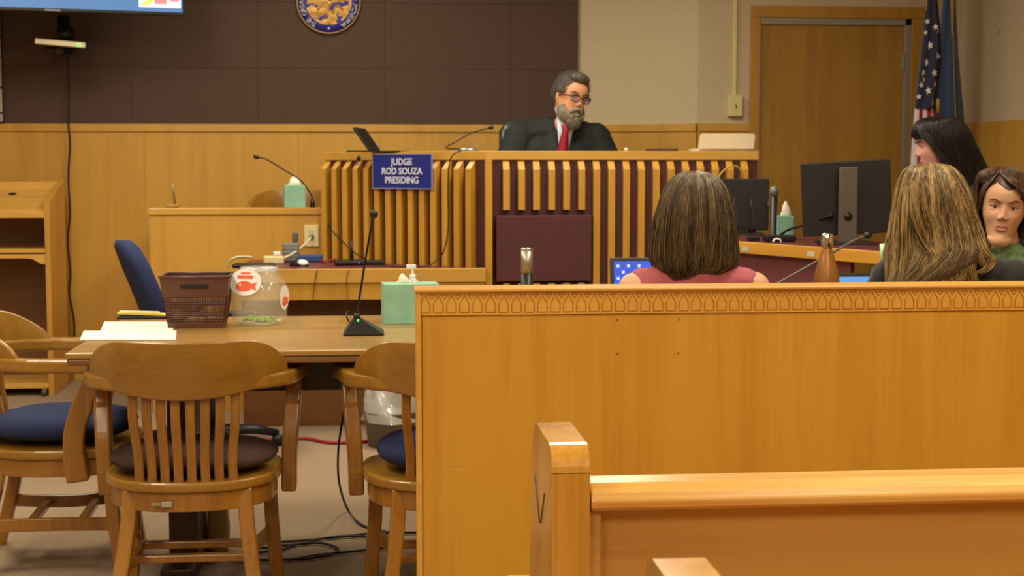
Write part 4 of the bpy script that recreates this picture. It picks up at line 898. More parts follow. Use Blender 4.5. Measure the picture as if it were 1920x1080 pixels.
by = 4.88; q = P(1551, 450, Y=by); ht = PZ(438, by, 1551)-TZ; sp = thing('copper_bottle', 'copper coloured water bottle with shiny cap just beyond the railing', 'bottle', (q.x, by, TZ+.0005))
sc = .0445
MB().lathe([(0, 0), (sc*.9, .001), (sc, .01), (sc, ht-.17), (sc*.93, ht-.14), (sc*.72, ht-.105), (sc*.54, ht-.075), (.0175, ht-.06), (.0175, ht-.048)], seg=32).build('body', mat('copper_finish', (150, 100, 40), .35, metal=.3, var=.15, stretch=(1, 1, .1), vscale=20), sp)
MB().lathe([(.0185, ht-.0475), (.0205, ht-.045), (.0205, ht-.006), (.017, ht), (0, ht+.001)], seg=28).build('cap', CHROME, sp)
def g4b(t): MB().lathe([(0, 0), (.05, 0), (.045, .02), (0, .025)]).build('base', BLACK, t)
q = P(1452, 536, Y=4.95)
g4 = gooseneck('gooseneck_microphone', 'slanting silver gooseneck microphone passing behind the copper bottle', (q.x-.10, 4.95, TZ+.0005), [(q.x-.10, 4.95, TZ+.02), P(1430, 560, Y=4.95), P(1455, 534, Y=4.96), P(1500, 508, Y=4.98), P(1560, 474, Y=5.0), P(1600, 452, Y=5.02), P(1622, 443, Y=5.03)], g4b, .012, .035, .0042)
for ch in g4.children:
    if ch.name.startswith('gooseneck'): ch.data = ch.data.copy(); ch.data.materials[0] = mat('satin_steel', (96, 90, 80), .45, metal=.3)
q = P(1378, 480, Y=5.0); tag(MB().lathe([(0, 0), (.03, .001), (.042, .25), (.043, .26), (.038, .27), (.0, .27)], (q.x-.01, 5.25, TZ+.0005)).build('white_cup', WHITEP), 'tall white cup glimpsed right of the bobbed woman\'s hair', 'cup')

# ============================================================ flags
def flag_pole(label, px, Yf, pieces, rz=0):
    q = P(px, 100, Y=Yf); t = thing('flag_on_pole', label, 'flag', (q.x, Yf, 0), 0, 'furled flags in the corner')
    MB().tube([(0, .03, .05), (0, .03, 2.78)], .014, 12).build('pole', mat('oak_pole', (170, 106, 40), .35, coat=.4), t)
    MB().lathe([(0, 0), (.10, 0), (.095, .03), (.04, .05), (.03, .10), (0, .10)]).build('base', GOLD, t); return t
Yf = 8.05
us = flag_pole('furled American flag with white stars on navy, right of the door', 1745, Yf, None); ox = us.location.x
def edge(tbl, y):
    for (y0, v0), (y1, v1) in zip(tbl, tbl[1:]):
        if y <= y1: return v0+(v1-v0)*(y-y0)/(y1-y0)
    return tbl[-1][1]
def cloth(Lt, Rt, y0, y1, ox, Y0, folds, amp, nu=48, nv=40, ph=0):
    # returns function of (u,v): front sheet of the drape
    def f(u, v):
        py = y0+(y1-y0)*v; xl = PX(edge(Lt, py), Y0, max(py, 0) if py < 540 else 540); xr = PX(edge(Rt, py), Y0, max(py, 0) if py < 540 else 540)
        g = min(1, .35+v); y = -math.sin(u*PI)*amp*1.2*g - amp*.5*g*math.sin(u*folds*2*PI+ph+v*1.5)
        return Vector((xl+(xr-xl)*u-ox, y, PZ(py, Y0, 1750)))
    return f
def drape(mb, f, nu=48, nv=40, back=.05):
    rings = []
    for j in range(nv+1):
        v = j/nv; fr_ = [f(i/nu, v) for i in range(nu+1)]; bk_ = [Vector((p.x*.98+fr_[nu//2].x*.02, .03+back*math.sin(i/nu*PI)*.3, p.z)) for i, p in enumerate(fr_)][::-1]
        rings.append(fr_+bk_)
    mb.loft(rings)
Lt = [(-60, 1740), (0, 1738), (40, 1735), (100, 1728), (200, 1716), (300, 1708), (560, 1700)]; Rt = [(-60, 1752), (0, 1757), (60, 1763), (110, 1764), (200, 1756), (300, 1765), (560, 1770)]
fU = cloth(Lt, Rt, -60, 204, ox, Yf, 2.0, .035); m = MB(); drape(m, fU); m.build('star_field', mat('flag_navy', (38, 38, 66), .8, var=.06, sheen=.3), us)
m = MB(); fS = cloth(Lt, Rt, 204, 560, ox, Yf, 2.0, .035)
nst = 6
for k in range(nst):
    mb = m; mb.mi = k % 2; a, b = k/nst, (k+1)/nst
    rings = []
    for j in range(21):
        v = j/20; fr_ = [fS(a+(b-a)*i/8, v) for i in range(9)]; rings.append(fr_+[p+Vector((0, .02, 0)) for p in fr_[::-1]])
    mb.loft(rings)
m.build('stripes', [mat('flag_white', (214, 200, 200), .8), mat('flag_red', (150, 26, 40), .8)], us)
stars = [(1737, 41, 6), (1749, 52, 6), (1734, 62, 5), (1757, 58, 5), (1742, 86, 8), (1751, 105, 6), (1759, 106, 5), (1735, 118, 8), (1728, 137, 6), (1744, 138, 7), (1729, 150, 5), (1724, 160, 6), (1751, 158, 6), (1736, 171, 8), (1720, 182, 6), (1744, 192, 7)]
m = MB()
for px, py, r in stars:
    v = (py+60)/264; xl, xr = edge(Lt, py), edge(Rt, py); u = min(.97, max(.03, (px-xl)/(xr-xl))); c = fU(u, v); n_ = (fU(min(u+.03, 1), v)-fU(max(u-.03, 0), v)).normalized(); rr = r/F*8.3
    out = Vector((n_.y, -n_.x, 0)); pts = []
    for i in range(10): a = PI/2+PI*i/5+.2; q = rr*(1 if i % 2 == 0 else .42); pts.append(c+out*.004+n_*q*math.cos(a)+Vector((0, 0, q*math.sin(a))))
    m.add(pts, [tuple(range(10))], False)
o = m.build('stars', mat('star_white', (226, 222, 205), .7), us, solid=.003)
m = MB(); m.tube([fU(.0, v/10)+Vector((-.002, 0, 0)) for v in range(0, 4)], .006, 6); m.tube([fU(1, v/10)+Vector((.002, 0, 0)) for v in range(0, 4)], .005, 6); m.tube([fU(.85, .93)+Vector((0.01, -.02, 0)), fS(.9, .02)+Vector((0.01, -.02, 0))], .010, 8)
m.build('gold_fringe', mat('gold_fringe', (196, 150, 50), .6), us)
Yf2 = 8.33; mt_ = flag_pole('furled plain blue flag with gold fringe, nearest the right wall', 1783, Yf2, None); ox2 = mt_.location.x
Lt2 = [(-60, 1773), (0, 1771), (60, 1765), (130, 1757), (220, 1750), (560, 1740)]; Rt2 = [(-60, 1790), (0, 1793), (100, 1798), (230, 1810), (560, 1822)]
fM = cloth(Lt2, Rt2, -60, 540, ox2, Yf2, 1.5, .03, ph=1.0); m = MB(); drape(m, fM); m.build('blue_cloth', mat('flag_blue', (58, 78, 116), .8, var=.12, vscale=12, sheen=.3, stretch=(6, 6, .5)), mt_)
m = MB(); rings = []
for j in range(12):
    v = j/11*.22; c = fM(.55, v); w_ = .016*(1-j/11)+.0035; rings.append([c+Vector((-w_, -.004, 0)), c+Vector((0, -.018, 0)), c+Vector((w_, -.004, 0)), c+Vector((0, .004, 0))])
m.loft(rings); m.tube([fM(.6, v/20)+Vector((0.002, -.005, 0)) for v in range(4, 15)], .003, 6)
m.build('gold_fringe', mat('gold_fringe', (196, 150, 50), .6), mt_)
# ============================================================ people
HEADTAB = [(-.119, .012, -.070, -.050), (-.114, .026, -.082, -.040), (-.104, .036, -.0875, -.022), (-.090, .044, -.0865, .004), (-.072, .051, -.0820, .034), (-.050, .0575, -.0800, .058), (-.028, .0640, -.0805, .076),
           (0, .0685, -.0800, .092), (.022, .0705, -.0790, .100), (.040, .0715, -.0820, .104), (.062, .0710, -.0800, .104), (.084, .0650, -.0690, .097), (.102, .0540, -.0500, .083), (.115, .0380, -.028, .062), (.123, .0200, -.006, .038), (.126, .004, .008, .020)]
def head_shapes(m, jaw=1.0, nose=1.0, ears=True):
    # one sculpted loft centred between the ears, face to -y, chin at z -.119, crown at z .126
    NR, NS = 72, 80; G = lambda d, w: math.exp(-(d/w)**2); rings = []
    for j in range(NR+1):
        x_ = j/NR*(len(HEADTAB)-1); i = min(int(x_), len(HEADTAB)-2); f = x_-i
        def cr(k):
            p = [HEADTAB[max(0, min(len(HEADTAB)-1, i+q))][k] for q in (-1, 0, 1, 2)]
            return .5*(2*p[1]+(p[2]-p[0])*f+(2*p[0]-5*p[1]+4*p[2]-p[3])*f*f+(3*p[1]-p[0]-3*p[2]+p[3])*f**3)
        z, rx, yf, yb = cr(0), max(cr(1), .001), cr(2), cr(3)
        if z < -.02: rx *= 1+(jaw-1)*min(1, (-.02-z)/.04)
        yc = .5*(yf+yb) if z < -.09 or z > .1 else .01; ring = []
        for k in range(NS):
            a = 2*PI*k/NS; c, q = math.cos(a), math.sin(a); x = rx*math.copysign(abs(c)**.9, c)
            if q < 0:
                y = yc+(yf-yc)*abs(q)**.85; w = abs(q)**.5
                for sg in (-1, 1):
                    y += .0095*G(x-sg*.030, .015)*G(z-.012, .0115)*w
                    y -= .0045*G(x-sg*.040, .017)*G(z+.018, .018)*w
                    y -= .0025*G(x-sg*.024, .018)*G(z-.034, .007)*w
                    y += .003*G(x-sg*.044, .012)*G(z+.060, .016)*w
                if -.036 < z < .034:
                    u = (.030-z)/.048; h = .0215*nose**.5*max(0, min(1, u))**1.15*(1 if z > -.018 else max(0, 1-(-.018-z)/.011))
                    y -= h*G(x, .0065+.0035*max(0, min(1, u)))
                y -= .0040*G(x, .020)*G(z+.051, .013); y += .0030*G(x, .02)*G(z+.070, .006); y -= .003*G(x, .016)*G(z+.095, .012)
                y -= .0015*G(x, .03)*G(z-.060, .02)
            else: y = yc+(yb-yc)*q**.9
            ring.append(Vector((x, y, z)))
        rings.append(ring)
    m.loft(rings)
    for s in (-1, 1):
        m.ell((s*.0105, -.0865, -.0215), (.0068, .0075, .0055))
        if ears: m.ell((s*.0735, .010, .002), (.0075, .017, .029), rot(0, s*.12, s*.35)); m.ell((s*.070, .006, -.018), (.006, .010, .012))
    return m
def face_features(body, Mh, iris=(70, 50, 34), lip=(180, 108, 92), brow=(60, 44, 34), lids=True, open_=0, browtilt=.15, par=None):
    for s in (-1, 1):
        e = MB().ell((s*.030, -.0575, .012), (.0125, .0125, .0115)).T(Mh).build('eye', mat('eye_white', (206, 192, 180), .25), par)
        MB().ell((s*.0290, -.0676, .0118), (.0054, .0032, .0054)).T(Mh).build('iris', mat('iris_%d' % iris[0], iris, .2), e)
        m = MB(); m.ell((s*.030, -.0585, .0200), (.0160, .0140, .0062), rot(0, s*.1, 0)); m.ell((s*.030, -.0580, .0036), (.0150, .0132, .0052))
        m.T(Mh).build('eyelid', mat('eyelid_skin', (186, 134, 104), .5), e)
        MB().tube(bez([(s*.0175, -.0675, .0140), (s*.030, -.0722, .0168), (s*.0425, -.0645, .0145)], 4), [.0006]+[.0011]*7+[.0006], 6).T(Mh).build('lashes', mat('lash', (50, 34, 28), .7), e)
        MB().tube(bez([(s*.012, -.0850, .034-browtilt*.012), (s*.030, -.0795, .0385), (s*.048, -.0665, .035)], 5), [.0024]*4+[.0028]*4+[.0013]*3, 8).T(Mh).build('eyebrow', mat('brow_%d' % brow[0], brow, .8), par)
    m = MB(); zo = .003*open_
    m.tube(bez([(-.021, -.0785, -.0520), (-.010, -.0835, -.0485+zo), (0, -.0845, -.0498+zo), (.010, -.0835, -.0485+zo), (.021, -.0785, -.0520)], 5), [.001]+[.0022]*3+[.0028]*13+[.0022]*3+[.001], 8)
    m.tube(bez([(-.020, -.0785, -.0525), (-.010, -.0830, -.0560-zo), (0, -.0838, -.0570-zo), (.010, -.0830, -.0560-zo), (.020, -.0785, -.0525)], 5), [.001]+[.0024]*3+[.0034]*13+[.0024]*3+[.001], 8)
    m.T(Mh).build('lips', mat('lips_%d' % lip[0], lip, .4), par)
def finger_chain(m, base, d, n, L, r, curl):
    # d forward, n palm-down direction; three bent segments
    p = Vector(base); ang = .15; 
    for k, f in enumerate((.45, .32, .23)):
        ang += curl*(1.0, .9, .7)[k]; q = p+(d*math.cos(ang)+n*math.sin(ang))*L*f; m.cap(p, q, r*(1-.1*k), r*(1-.1*(k+1))); p = q
def hand(m, wrist, d, n, side, curl=.5, s=1.0):
    # wrist point, d = finger direction, n = palm normal (direction fingers curl), side=+1/-1 thumb side
    d = d.normalized(); n = (n-d*n.dot(d)).normalized(); a = d.cross(n).normalized()*side
    c = wrist+d*.045*s; R = Matrix((a, d, n)).transposed()
    m.ell(c, (.040*s, .050*s, .0155*s), R)
    m.cap(wrist-d*.01, wrist+d*.02*s, .024*s, .026*s)
    for k, L in enumerate((.072, .080, .075, .060)):
        off = (.028-.0187*k)*s; finger_chain(m, wrist+d*(.085-(.006 if k in (0, 3) else 0))*s+a*off, (d+a*(.10-.07*k)).normalized(), n, L*s, .0088*s, curl*(1+.12*k))
    finger_chain(m, wrist+d*.022*s+a*.030*s, (d*.62+a*.75+n*.25).normalized(), (d-a*.3+n*.4).normalized(), .065*s, .0105*s, curl*.6)
def person(label, loc, rz): 
    return thing('person', label, 'person', loc, rz)
HAIRMATS = {}
def hairmat(name, c1_, c2_, rough=.42):
    m = mat(name, c1_, rough, spec=.4); nt = m.node_tree; r = [n for n in nt.nodes if n.type == 'VALTORGB'][0]
    r.color_ramp.elements[0].color = lin(c2_); r.color_ramp.elements[1].color = lin(c1_)
    mp = [n for n in nt.nodes if n.type == 'MAPPING'][0]; mp.inputs['Scale'].default_value = (14, 14, 1.2)
    return m
def hair_mass(parent, rows, mt, n, strandr=.0014, face=None, faceband=None, wav=.0, ends=.08, part=(0, 0), core=.93, spread=.035, seed=1, wavp=2.0, lateend=None, facehalf=60, extra_strands=None):
    """rows: (cx, cy, z, rx, ry) from crown down, in the person's frame. face: azimuth (deg) of the open face side;
       faceband: t above which hair closes over the brow"""
    rnd = random.Random(seed); R = [Vector((a, b, c, d)) for a, b, c, d, e in [(r[0], r[1], r[2], r[3], 0) for r in rows]]
    ry_ = [r[4] for r in rows]; N = len(rows)-1
    def at(t):
        x = max(0, min(N-1e-6, t*N)); i = int(x); f = x-i
        def cr(a, b, c, d): return .5*((2*b)+(c-a)*f+(2*a-5*b+4*c-d)*f*f+(3*b-a-3*c+d)*f**3)
        g = lambda k: cr(rows[max(i-1, 0)][k], rows[i][k], rows[i+1][k], rows[min(i+2, N)][k])
        return g(0), g(1), g(2), max(g(3), .001), max(g(4), .001)
    def pos(a, t, k=1.0, dx=0):
        cx, cy, z, rx, ry = at(t); return Vector((cx+rx*k*math.cos(a)+dx, cy+ry*k*math.sin(a), z))
    def blocked(a, t):
        if face is None: return False
        d = abs((math.degrees(a)-face+180) % 360-180); return d < facehalf and t > faceband
    S = Strands(); mts = list(mt) if isinstance(mt, (list, tuple)) else [mt]
    for i in range(n):
        a = rnd.random()*2*PI; t0 = rnd.random()**1.5*.35; k = 1+rnd.gauss(0, spread*.45); t1 = 1-rnd.random()*ends
        pts = []; ph = rnd.random()*6.28; drift = rnd.gauss(0, .10); nn = 18; am = wav*(.5+rnd.random())
        clump = .012*math.sin(a*9+1.3)
        for j in range(nn+1):
            t = t0+(t1-t0)*j/nn; aa = a+drift*t+clump*t*3
            if blocked(aa, t): break
            w = am*math.sin(ph*.3+t*wavp*2*PI+a*2)*t; kk = k*(1+.02*math.sin(a*13+t*2)*t)
            if j == 0 and t0 > .02: kk = core+.01
            p = pos(aa, t, kk); p += Vector((w, w*.6, 0))+Vector((rnd.gauss(0, 1), rnd.gauss(0, 1), 0))*.0006*(1+t*1.2); pts.append(p)
        if len(pts) < 4: continue
        mi = 0
        if len(mts) > 1:
            q = noise.noise(Vector((a*5, 3, seed)))+rnd.gauss(0, .25); mi = 1 if q > .18 else (2 if q < -.25 and len(mts) > 2 else 0)
        S.add(pts, strandr, mi)
    m = MB(); nu, nv = 60, 30; vs = []; fs = []
    for c_ in (core, core-.06):
        for j in range(nv+1):
            for i in range(nu): vs.append(pos(2*PI*i/nu, j/nv*.96, c_))
    for c_ in (0, 1):
        o_ = c_*nu*(nv+1)
        for j in range(nv):
            for i in range(nu):
                a = 2*PI*(i+.5)/nu
                if blocked(a, (j+.5)/nv*.96): continue
                l = (i+1) % nu; fs.append((o_+j*nu+i, o_+j*nu+l, o_+(j+1)*nu+l, o_+(j+1)*nu+i))
    m.add(vs, fs, True); extra = extra_strands(S) if extra_strands else None
    o = len(m.v); m.v += S.v; m.f += [tuple(o+q for q in f) for f in S.f]; m.m += S.m; m.sm += [True]*len(S.f)
    return m.build('hair', mts, parent)
CHAIRLOW = None
def low_chair(label, x, y, rz):
    c = dup(c1, (x, y, 0), rz, label, G_CH)
    for ch in list(c.children):
        if ch.name.startswith('inventory'): bpy.data.objects.remove(ch)
    return c
def legs(m, hip=.50, spread=.10, kx=.12, knee=-.42, r=(.085, .062, .045, .034)):
    for s in (-1, 1):
        m.limb([(s*spread, 0, hip), (s*kx, knee, hip+.02), (s*kx, knee-.02, .10)], [r[0], r[1], r[3]]); 

# ---- woman with the brown bob, back to us
def px_rows(rows, Y, loc, rz, depth=.6, yoff=0, crown=0):
    # rows (py, pxl, pxr[, ry]) -> person-frame rows; only widths come from the measured outline, depth is real
    inv = Matrix.Rotation(-rz, 3, 'Z'); out = []
    for r in rows:
        a = P(r[1], r[0], Y=Y); b = P(r[2], r[0], Y=Y); c = (a+b)/2; rx = (b-a).length/2; v = inv @ (c-Vector(loc))
        out.append((v.x, v.y+(r[4] if len(r) > 4 else 0)+yoff, v.z, rx, r[3]))
    return out
Yw = 4.42; wx = PX(1303, Yw, 420); A = person('woman with a brown bob and sleeveless rose top, seated with her back to us', (wx, Yw, 0), PI)
hz = PZ(322, Yw, 1303)-.142
B = MB(); Mh = Matrix.Translation((0, -.0, hz)) @ Matrix.Diagonal((.95, .95, .97, 1)); H = MB(); head_shapes(H); H.T(Mh); B.v += H.v; o_ = 0
B = MB(); H = head_shapes(MB()); H.T(Mh); B.add(H.v, H.f, True)
sz_ = PZ(516, Yw, 1303)-.03   # shoulder joint height
def torso(m, sh, hip=.50, wsh=.165, lean=0.0, chest=.145, female=True, hx=0):
    m.limb([(hx, 0, hip+.02), (hx, lean*.4, hip+.18), (hx, lean*.8, sh-.13)], [.135, .115, .125])
    for s in (-1, 1):
        m.limb([(hx+s*.06, 0, hip+.02), (hx+s*.055, lean*.4, hip+.2), (hx+s*.075, lean*.9, sh-.10)], [.115, .085, .10])
        m.cap((hx+s*.03, lean, sh+.01), (hx+s*wsh, lean, sh-.005), .055, .048)
    m.cap((hx, lean*.9, sh-.05), (hx, lean, sh+.03), .085, .06)
torso(B, sz_, .52, .175)
B.cap((0, .012, sz_+.02), (0, .005, hz-.06), .058, .052)
for s in (-1, 1):
    el = Vector((s*.245, -.06, .80)); wr = Vector((s*.14, -.30, TZ+.045)); B.limb([(s*.188, 0, sz_-.01), (s*.215, -.02, sz_-.10), el], [.050, .045, .038]); B.limb([el, wr], [.037, .026])
    hand(B, wr, Vector((-s*.15, -1, -.05)), Vector((0, 0, -1)), s, .35)
legs(B, .52, knee=-.30)
for s in (-1, 1): B.limb([(s*.12, -.32, .10), (s*.12, -.36, .03), (s*.13, -.46, .025)], [.034, .034, .024])
bodyA = B.build('body', SKIN, A, remesh=.007, smooth=3)
face_features(None, Mh, par=A)
C = MB(); torso(C, sz_+.008, .52, .150)
for s in (-1, 1): C.ell((s*.165, -.11+.0, sz_-.16), .0001)
C.v = [Vector((v.x*1.04, v.y*1.05, v.z+.003)) for v in C.v]
C.cap((0, .0, sz_+.02), (0, .02, sz_+.055), .088, .064)
ROSE = mat('rose_knit', (186, 98, 104), .85, bump=.5, bscale=260, var=.08, vscale=18, stretch=(8, 8, 1))
topA = C.build('sleeveless_top', ROSE, A, remesh=.007, smooth=4, disp=(.012, .05))
C = MB(); legs(C, .52, knee=-.30, r=(.095, .074, .05, .045)); C.ell((0, .0, .52), (.17, .13, .10)); C.build('trousers', mat('dark_trousers', (40, 40, 48), .9), A, remesh=.009, smooth=3)
C = MB()
for s in (-1, 1): C.limb([(s*.12, -.33, .045), (s*.125, -.45, .035)], [.045, .035]); 
C.build('shoes', BLACK, A, remesh=.007)
rowsA = px_rows([(321, 1299, 1309, .008), (325, 1276, 1330, .045), (334, 1262, 1345, .072), (352, 1248, 1358, .092), (378, 1238, 1366, .104), (410, 1230, 1373, .110), (445, 1224, 1379, .108), (478, 1221, 1381, .100), (498, 1225, 1377, .094), (510, 1234, 1356, .084), (524, 1246, 1330, .072)], Yw+.0, (wx, Yw, 0), PI)
BOB = hairmat('brown_bob_hair', (112, 92, 60), (66, 52, 33)); BOB2 = hairmat('bob_highlights', (142, 118, 80), (92, 72, 46)); BOB3 = hairmat('bob_lowlights', (84, 66, 44), (50, 38, 26))
hair_mass(A, rowsA, [BOB, BOB2, BOB3], 3000, .0013, face=-90, faceband=.33, wav=.003, ends=.17, seed=3, core=.94, spread=.042)
# flyaway lighter ends at right of bob handled by strands
low_chair('oak captain chair under the woman with the brown bob, behind the railing', wx, Yw-.02, 0)

# ---- woman with long dark-blonde hair, black jacket, back to us, turned a little right
Yb = 4.42; bx = PX(1752, Yb, 400); rb = PI-.25; Bw = person('woman with long dark-blonde hair and black jacket, back to us beside the pale laptop', (bx+.06, Yb, 0), rb)
invB = Matrix.Rotation(-rb, 3, 'Z')
def toB(v): return invB @ (Vector(v)-Vector(Bw.location))
hz = PZ(307, Yb, 1740)-.125; hc = toB((PX(1745, Yb, 380), Yb, hz))
Mh = Matrix.Translation(hc+Vector((0, -.016, -.014))) @ rot(0, 0, -.1).to_4x4() @ Matrix.Diagonal((.95, .95, .97, 1))
B = MB(); H = head_shapes(MB()); H.T(Mh); B.add(H.v, H.f, True)
shb = PZ(500, Yb, 1800)-.03; tcx = toB((PX(1785, Yb, 500), Yb, shb)).x
torso(B, shb, .52, .17, 0, hx=tcx); B.cap((tcx*.8, .015, shb+.02), (hc.x, .01, hz-.06), .055, .05)
hl = toB(P(1668, 500, Y=Yb+.16)); 
for s in (-1, 1):
    sh_ = Vector((tcx+s*.185, 0, shb-.01))
    if s == 1:
        el = sh_+Vector((.09, -.10, -.22)); wr = toB(P(1660, 512, Y=Yb+.22))
        B.limb([sh_, el], [.05, .038]); B.limb([el, wr], [.037, .025]); hand(B, wr, Vector((-.15, -.35, .9)), Vector((-.8, -.2, .1)), -1, .75)
        elR, wrR = el, wr
    else:
        el = sh_+Vector((-.05, -.06, -.25)); wr = el+Vector((.08, -.26, -.02)); B.limb([sh_, el], [.05, .038]); B.limb([el, wr], [.037, .025]); hand(B, wr, Vector((.1, -1, -.05)), Vector((0, 0, -1)), s, .35)
        elL, wrL = el, wr
legs(B, .52, knee=-.30)
for s in (-1, 1): B.limb([(s*.12, -.32, .10), (s*.12, -.36, .03), (s*.13, -.46, .025)], [.034, .034, .024])
B.build('body', SKIN, Bw, remesh=.007, smooth=3)
face_features(None, Mh, par=Bw)
BLKF = mat('black_jacket_cloth', (34, 30, 27), .85, bump=.3, bscale=200, sheen=.15)
C = MB(); torso(C, shb+.004, .52, .178, 0, hx=tcx); C.v = [Vector(((v.x-tcx)*1.08+tcx, v.y*1.10, v.z+.004)) for v in C.v]
for s, el, wr in ((1, elR, wrR), (-1, elL, wrL)):
    sh_ = Vector((tcx+s*.185, 0, shb-.01)); C.limb([sh_, el], [.066, .052]); C.limb([el, el+(wr-el)*.93], [.052, .036])
C.cap((tcx, .01, shb+.02), (tcx, .025, shb+.045), .08, .062)
C.build('jacket', BLKF, Bw, remesh=.008, smooth=3, disp=(.01, .06))
C = MB(); legs(C, .52, knee=-.30, r=(.095, .074, .05, .045)); C.ell((0, .0, .52), (.17, .13, .10)); C.build('trousers', mat('dark_trousers', (40, 40, 48), .9), Bw, remesh=.009, smooth=3)
C = MB()
for s in (-1, 1): C.limb([(s*.12, -.33, .045), (s*.125, -.45, .035)], [.045, .035])
C.build('shoes', BLACK, Bw, remesh=.007)
def conv(rows): 
    out = []
    for r in rows:
        a = P(r[1], r[0], Y=Yb); b = P(r[2], r[0], Y=Yb); c = (a+b)/2; v = toB(c); out.append((v.x, v.y+(r[4] if len(r) > 4 else 0), v.z, (b-a).length/2, r[3]))
    return out
BLD = hairmat('dark_blonde_hair', (146, 118, 70), (80, 62, 38), .4)
rowsB = conv([(306, 1738, 1748, .008), (310, 1712, 1775, .045), (320, 1698, 1790, .072), (342, 1688, 1803, .094), (372, 1683, 1814, .106), (405, 1679, 1824, .110), (440, 1674, 1836, .108, .01), (470, 1668, 1842, .100, .03), (498, 1663, 1806, .075, .06), (535, 1658, 1728, .045, .085)])
# long wavy locks lying over the right shoulder
rnd = random.Random(9); back = Yb-.115
guides = [([(1790, 340), (1812, 385), (1828, 430), (1845, 470), (1860, 488), (1852, 504), (1832, 512)], 16), ([(1780, 350), (1795, 410), (1812, 460), (1822, 500), (1826, 540)], 24), ([(1740, 340), (1752, 400), (1775, 450), (1800, 485), (1807, 510), (1795, 528), (1765, 526), (1735, 512)], 42),
          ([(1715, 340), (1716, 400), (1735, 450), (1752, 475), (1758, 500), (1748, 512)], 36), ([(1760, 345), (1778, 400), (1798, 450), (1818, 500), (1830, 545)], 24), ([(1700, 350), (1697, 420), (1696, 480), (1686, 535)], 30), ([(1730, 345), (1745, 410), (1764, 470), (1776, 520), (1772, 555)], 30), ([(1770, 340), (1796, 390), (1815, 440), (1838, 480), (1848, 500)], 30)]
def locks(S):
  for g_, cnt in guides:
    for i in range(int(cnt*1.15)):
        j_ = rnd.gauss(0, 1); pts = []
        for k, (a, b) in enumerate(g_):
            yy = back+.01+rnd.random()*.01-.02*(k > 2)
            if k == 0: yy = Yb-.085
            p = P(a+j_*5.5+rnd.gauss(0, 1), b+rnd.gauss(0, 1.5), Y=yy); pts.append(toB(p))
        S.add(bez(pts, 6), .0014, rnd.choice((0, 1, 1)), 8)
BLD2 = hairmat('blonde_highlights', (196, 160, 100), (134, 104, 60), .38)
BLD3 = hairmat('ash_lowlights', (112, 86, 52), (62, 46, 28), .4)
hair_mass(Bw, rowsB, [BLD, BLD2, BLD3], 3000, .0014, face=-90, faceband=.33, wav=.007, ends=.16, seed=5, core=.94, spread=.04, wavp=1.6, extra_strands=locks)
# mug she holds
mgp = P(1661, 474, Y=Yb+.19); mg = thing('green_mug', 'pale mint mug held up beside the dark-blonde hair', 'mug', (mgp.x+.022, mgp.y+.03, PZ(490, mgp.y, 1661)))
MB().lathe([(0, 0), (.026, .0), (.030, .01), (.031, .055), (.028, .055), (.026, .012), (0, .01)], seg=28).build('cup_body', mat('mint_glaze', (190, 230, 180), .3), mg)
MB().tube(bez([(.03, 0, .045), (.05, 0, .04), (.05, 0, .018), (.03, 0, .012)], 6), .0045, 8).build('handle', mat('mint_glaze', (190, 230, 180), .3), mg)
low_chair('oak captain chair under the woman in the black jacket, behind the railing', bx+.12, Yb-.02, 0)

# ---- woman at the right edge facing us
Yr = 4.95; rx_ = P(1893, 400, Y=Yr); Rw = person('woman in a green patterned top at the right edge, brow furrowed, facing us', (rx_.x, Yr, 0), math.radians(-6))
invR = Matrix.Rotation(math.radians(22), 3, 'Z'); 
ztop = PZ(317, Yr, 1893); hz = ztop-.128
Mh = Matrix.Translation((-.03, -.026, hz-.010)) @ rot(.10, math.radians(6), math.radians(-17)).to_4x4() @ Matrix.Diagonal((1.06, 1.06, 1.05, 1))
B = MB(); H = head_shapes(MB(), jaw=.94, ears=False); H.T(Mh); B.add(H.v, H.f, True)
shr = PZ(475, Yr, 1893)-.045; torso(B, shr, .52, .165); B.cap((0, .02, shr+.02), (-.02, .0, hz-.07), .050, .045)
for s in (-1, 1):
    sh_ = Vector((s*.18, 0, shr-.01)); el = sh_+Vector((s*.03, -.05, -.26)); wr = el+Vector((-s*.06, -.24, .0)); B.limb([sh_, el], [.048, .037]); B.limb([el, wr], [.036, .025]); hand(B, wr, Vector((-s*.1, -1, -.1)), Vector((0, 0, -1)), s, .4)
legs(B, .52)
for s in (-1, 1): B.limb([(s*.12, -.44, .10), (s*.12, -.48, .03), (s*.13, -.58, .025)], [.034, .034, .024])
B.build('body', mat('skin_warm', (204, 152, 116), .5, var=.06, vscale=25), Rw, remesh=.0042, smooth=2)
face_features(None, Mh, (80, 62, 46), (180, 100, 92), (92, 62, 44), open_=1, browtilt=.5, par=Rw)
GRN = mat('green_lace', (108, 132, 90), .85, bump=.6, bscale=60, var=.35, vscale=70)
C = MB(); torso(C, shr+.004, .52, .165); C.v = [Vector((v.x*1.07, v.y*1.08, v.z)) for v in C.v]
for s in (-1, 1):
    sh_ = Vector((s*.18, 0, shr-.01)); el = sh_+Vector((s*.03, -.05, -.26)); C.limb([sh_, sh_+(el-sh_)*.7], [.062, .055])
C.build('patterned_top', GRN, Rw, remesh=.008, smooth=3, disp=(.008, .04))
C = MB(); legs(C, .52, r=(.095, .074, .05, .045)); C.ell((0, .0, .52), (.17, .13, .10)); C.build('trousers', mat('dark_trousers', (40, 40, 48), .9), Rw, remesh=.009, smooth=3)
C = MB()
for s in (-1, 1): C.limb([(s*.12, -.45, .045), (s*.125, -.57, .035)], [.045, .035])
C.build('shoes', BLACK, Rw, remesh=.007)
BRN = hairmat('chestnut_hair', (92, 64, 42), (48, 34, 24), .4)
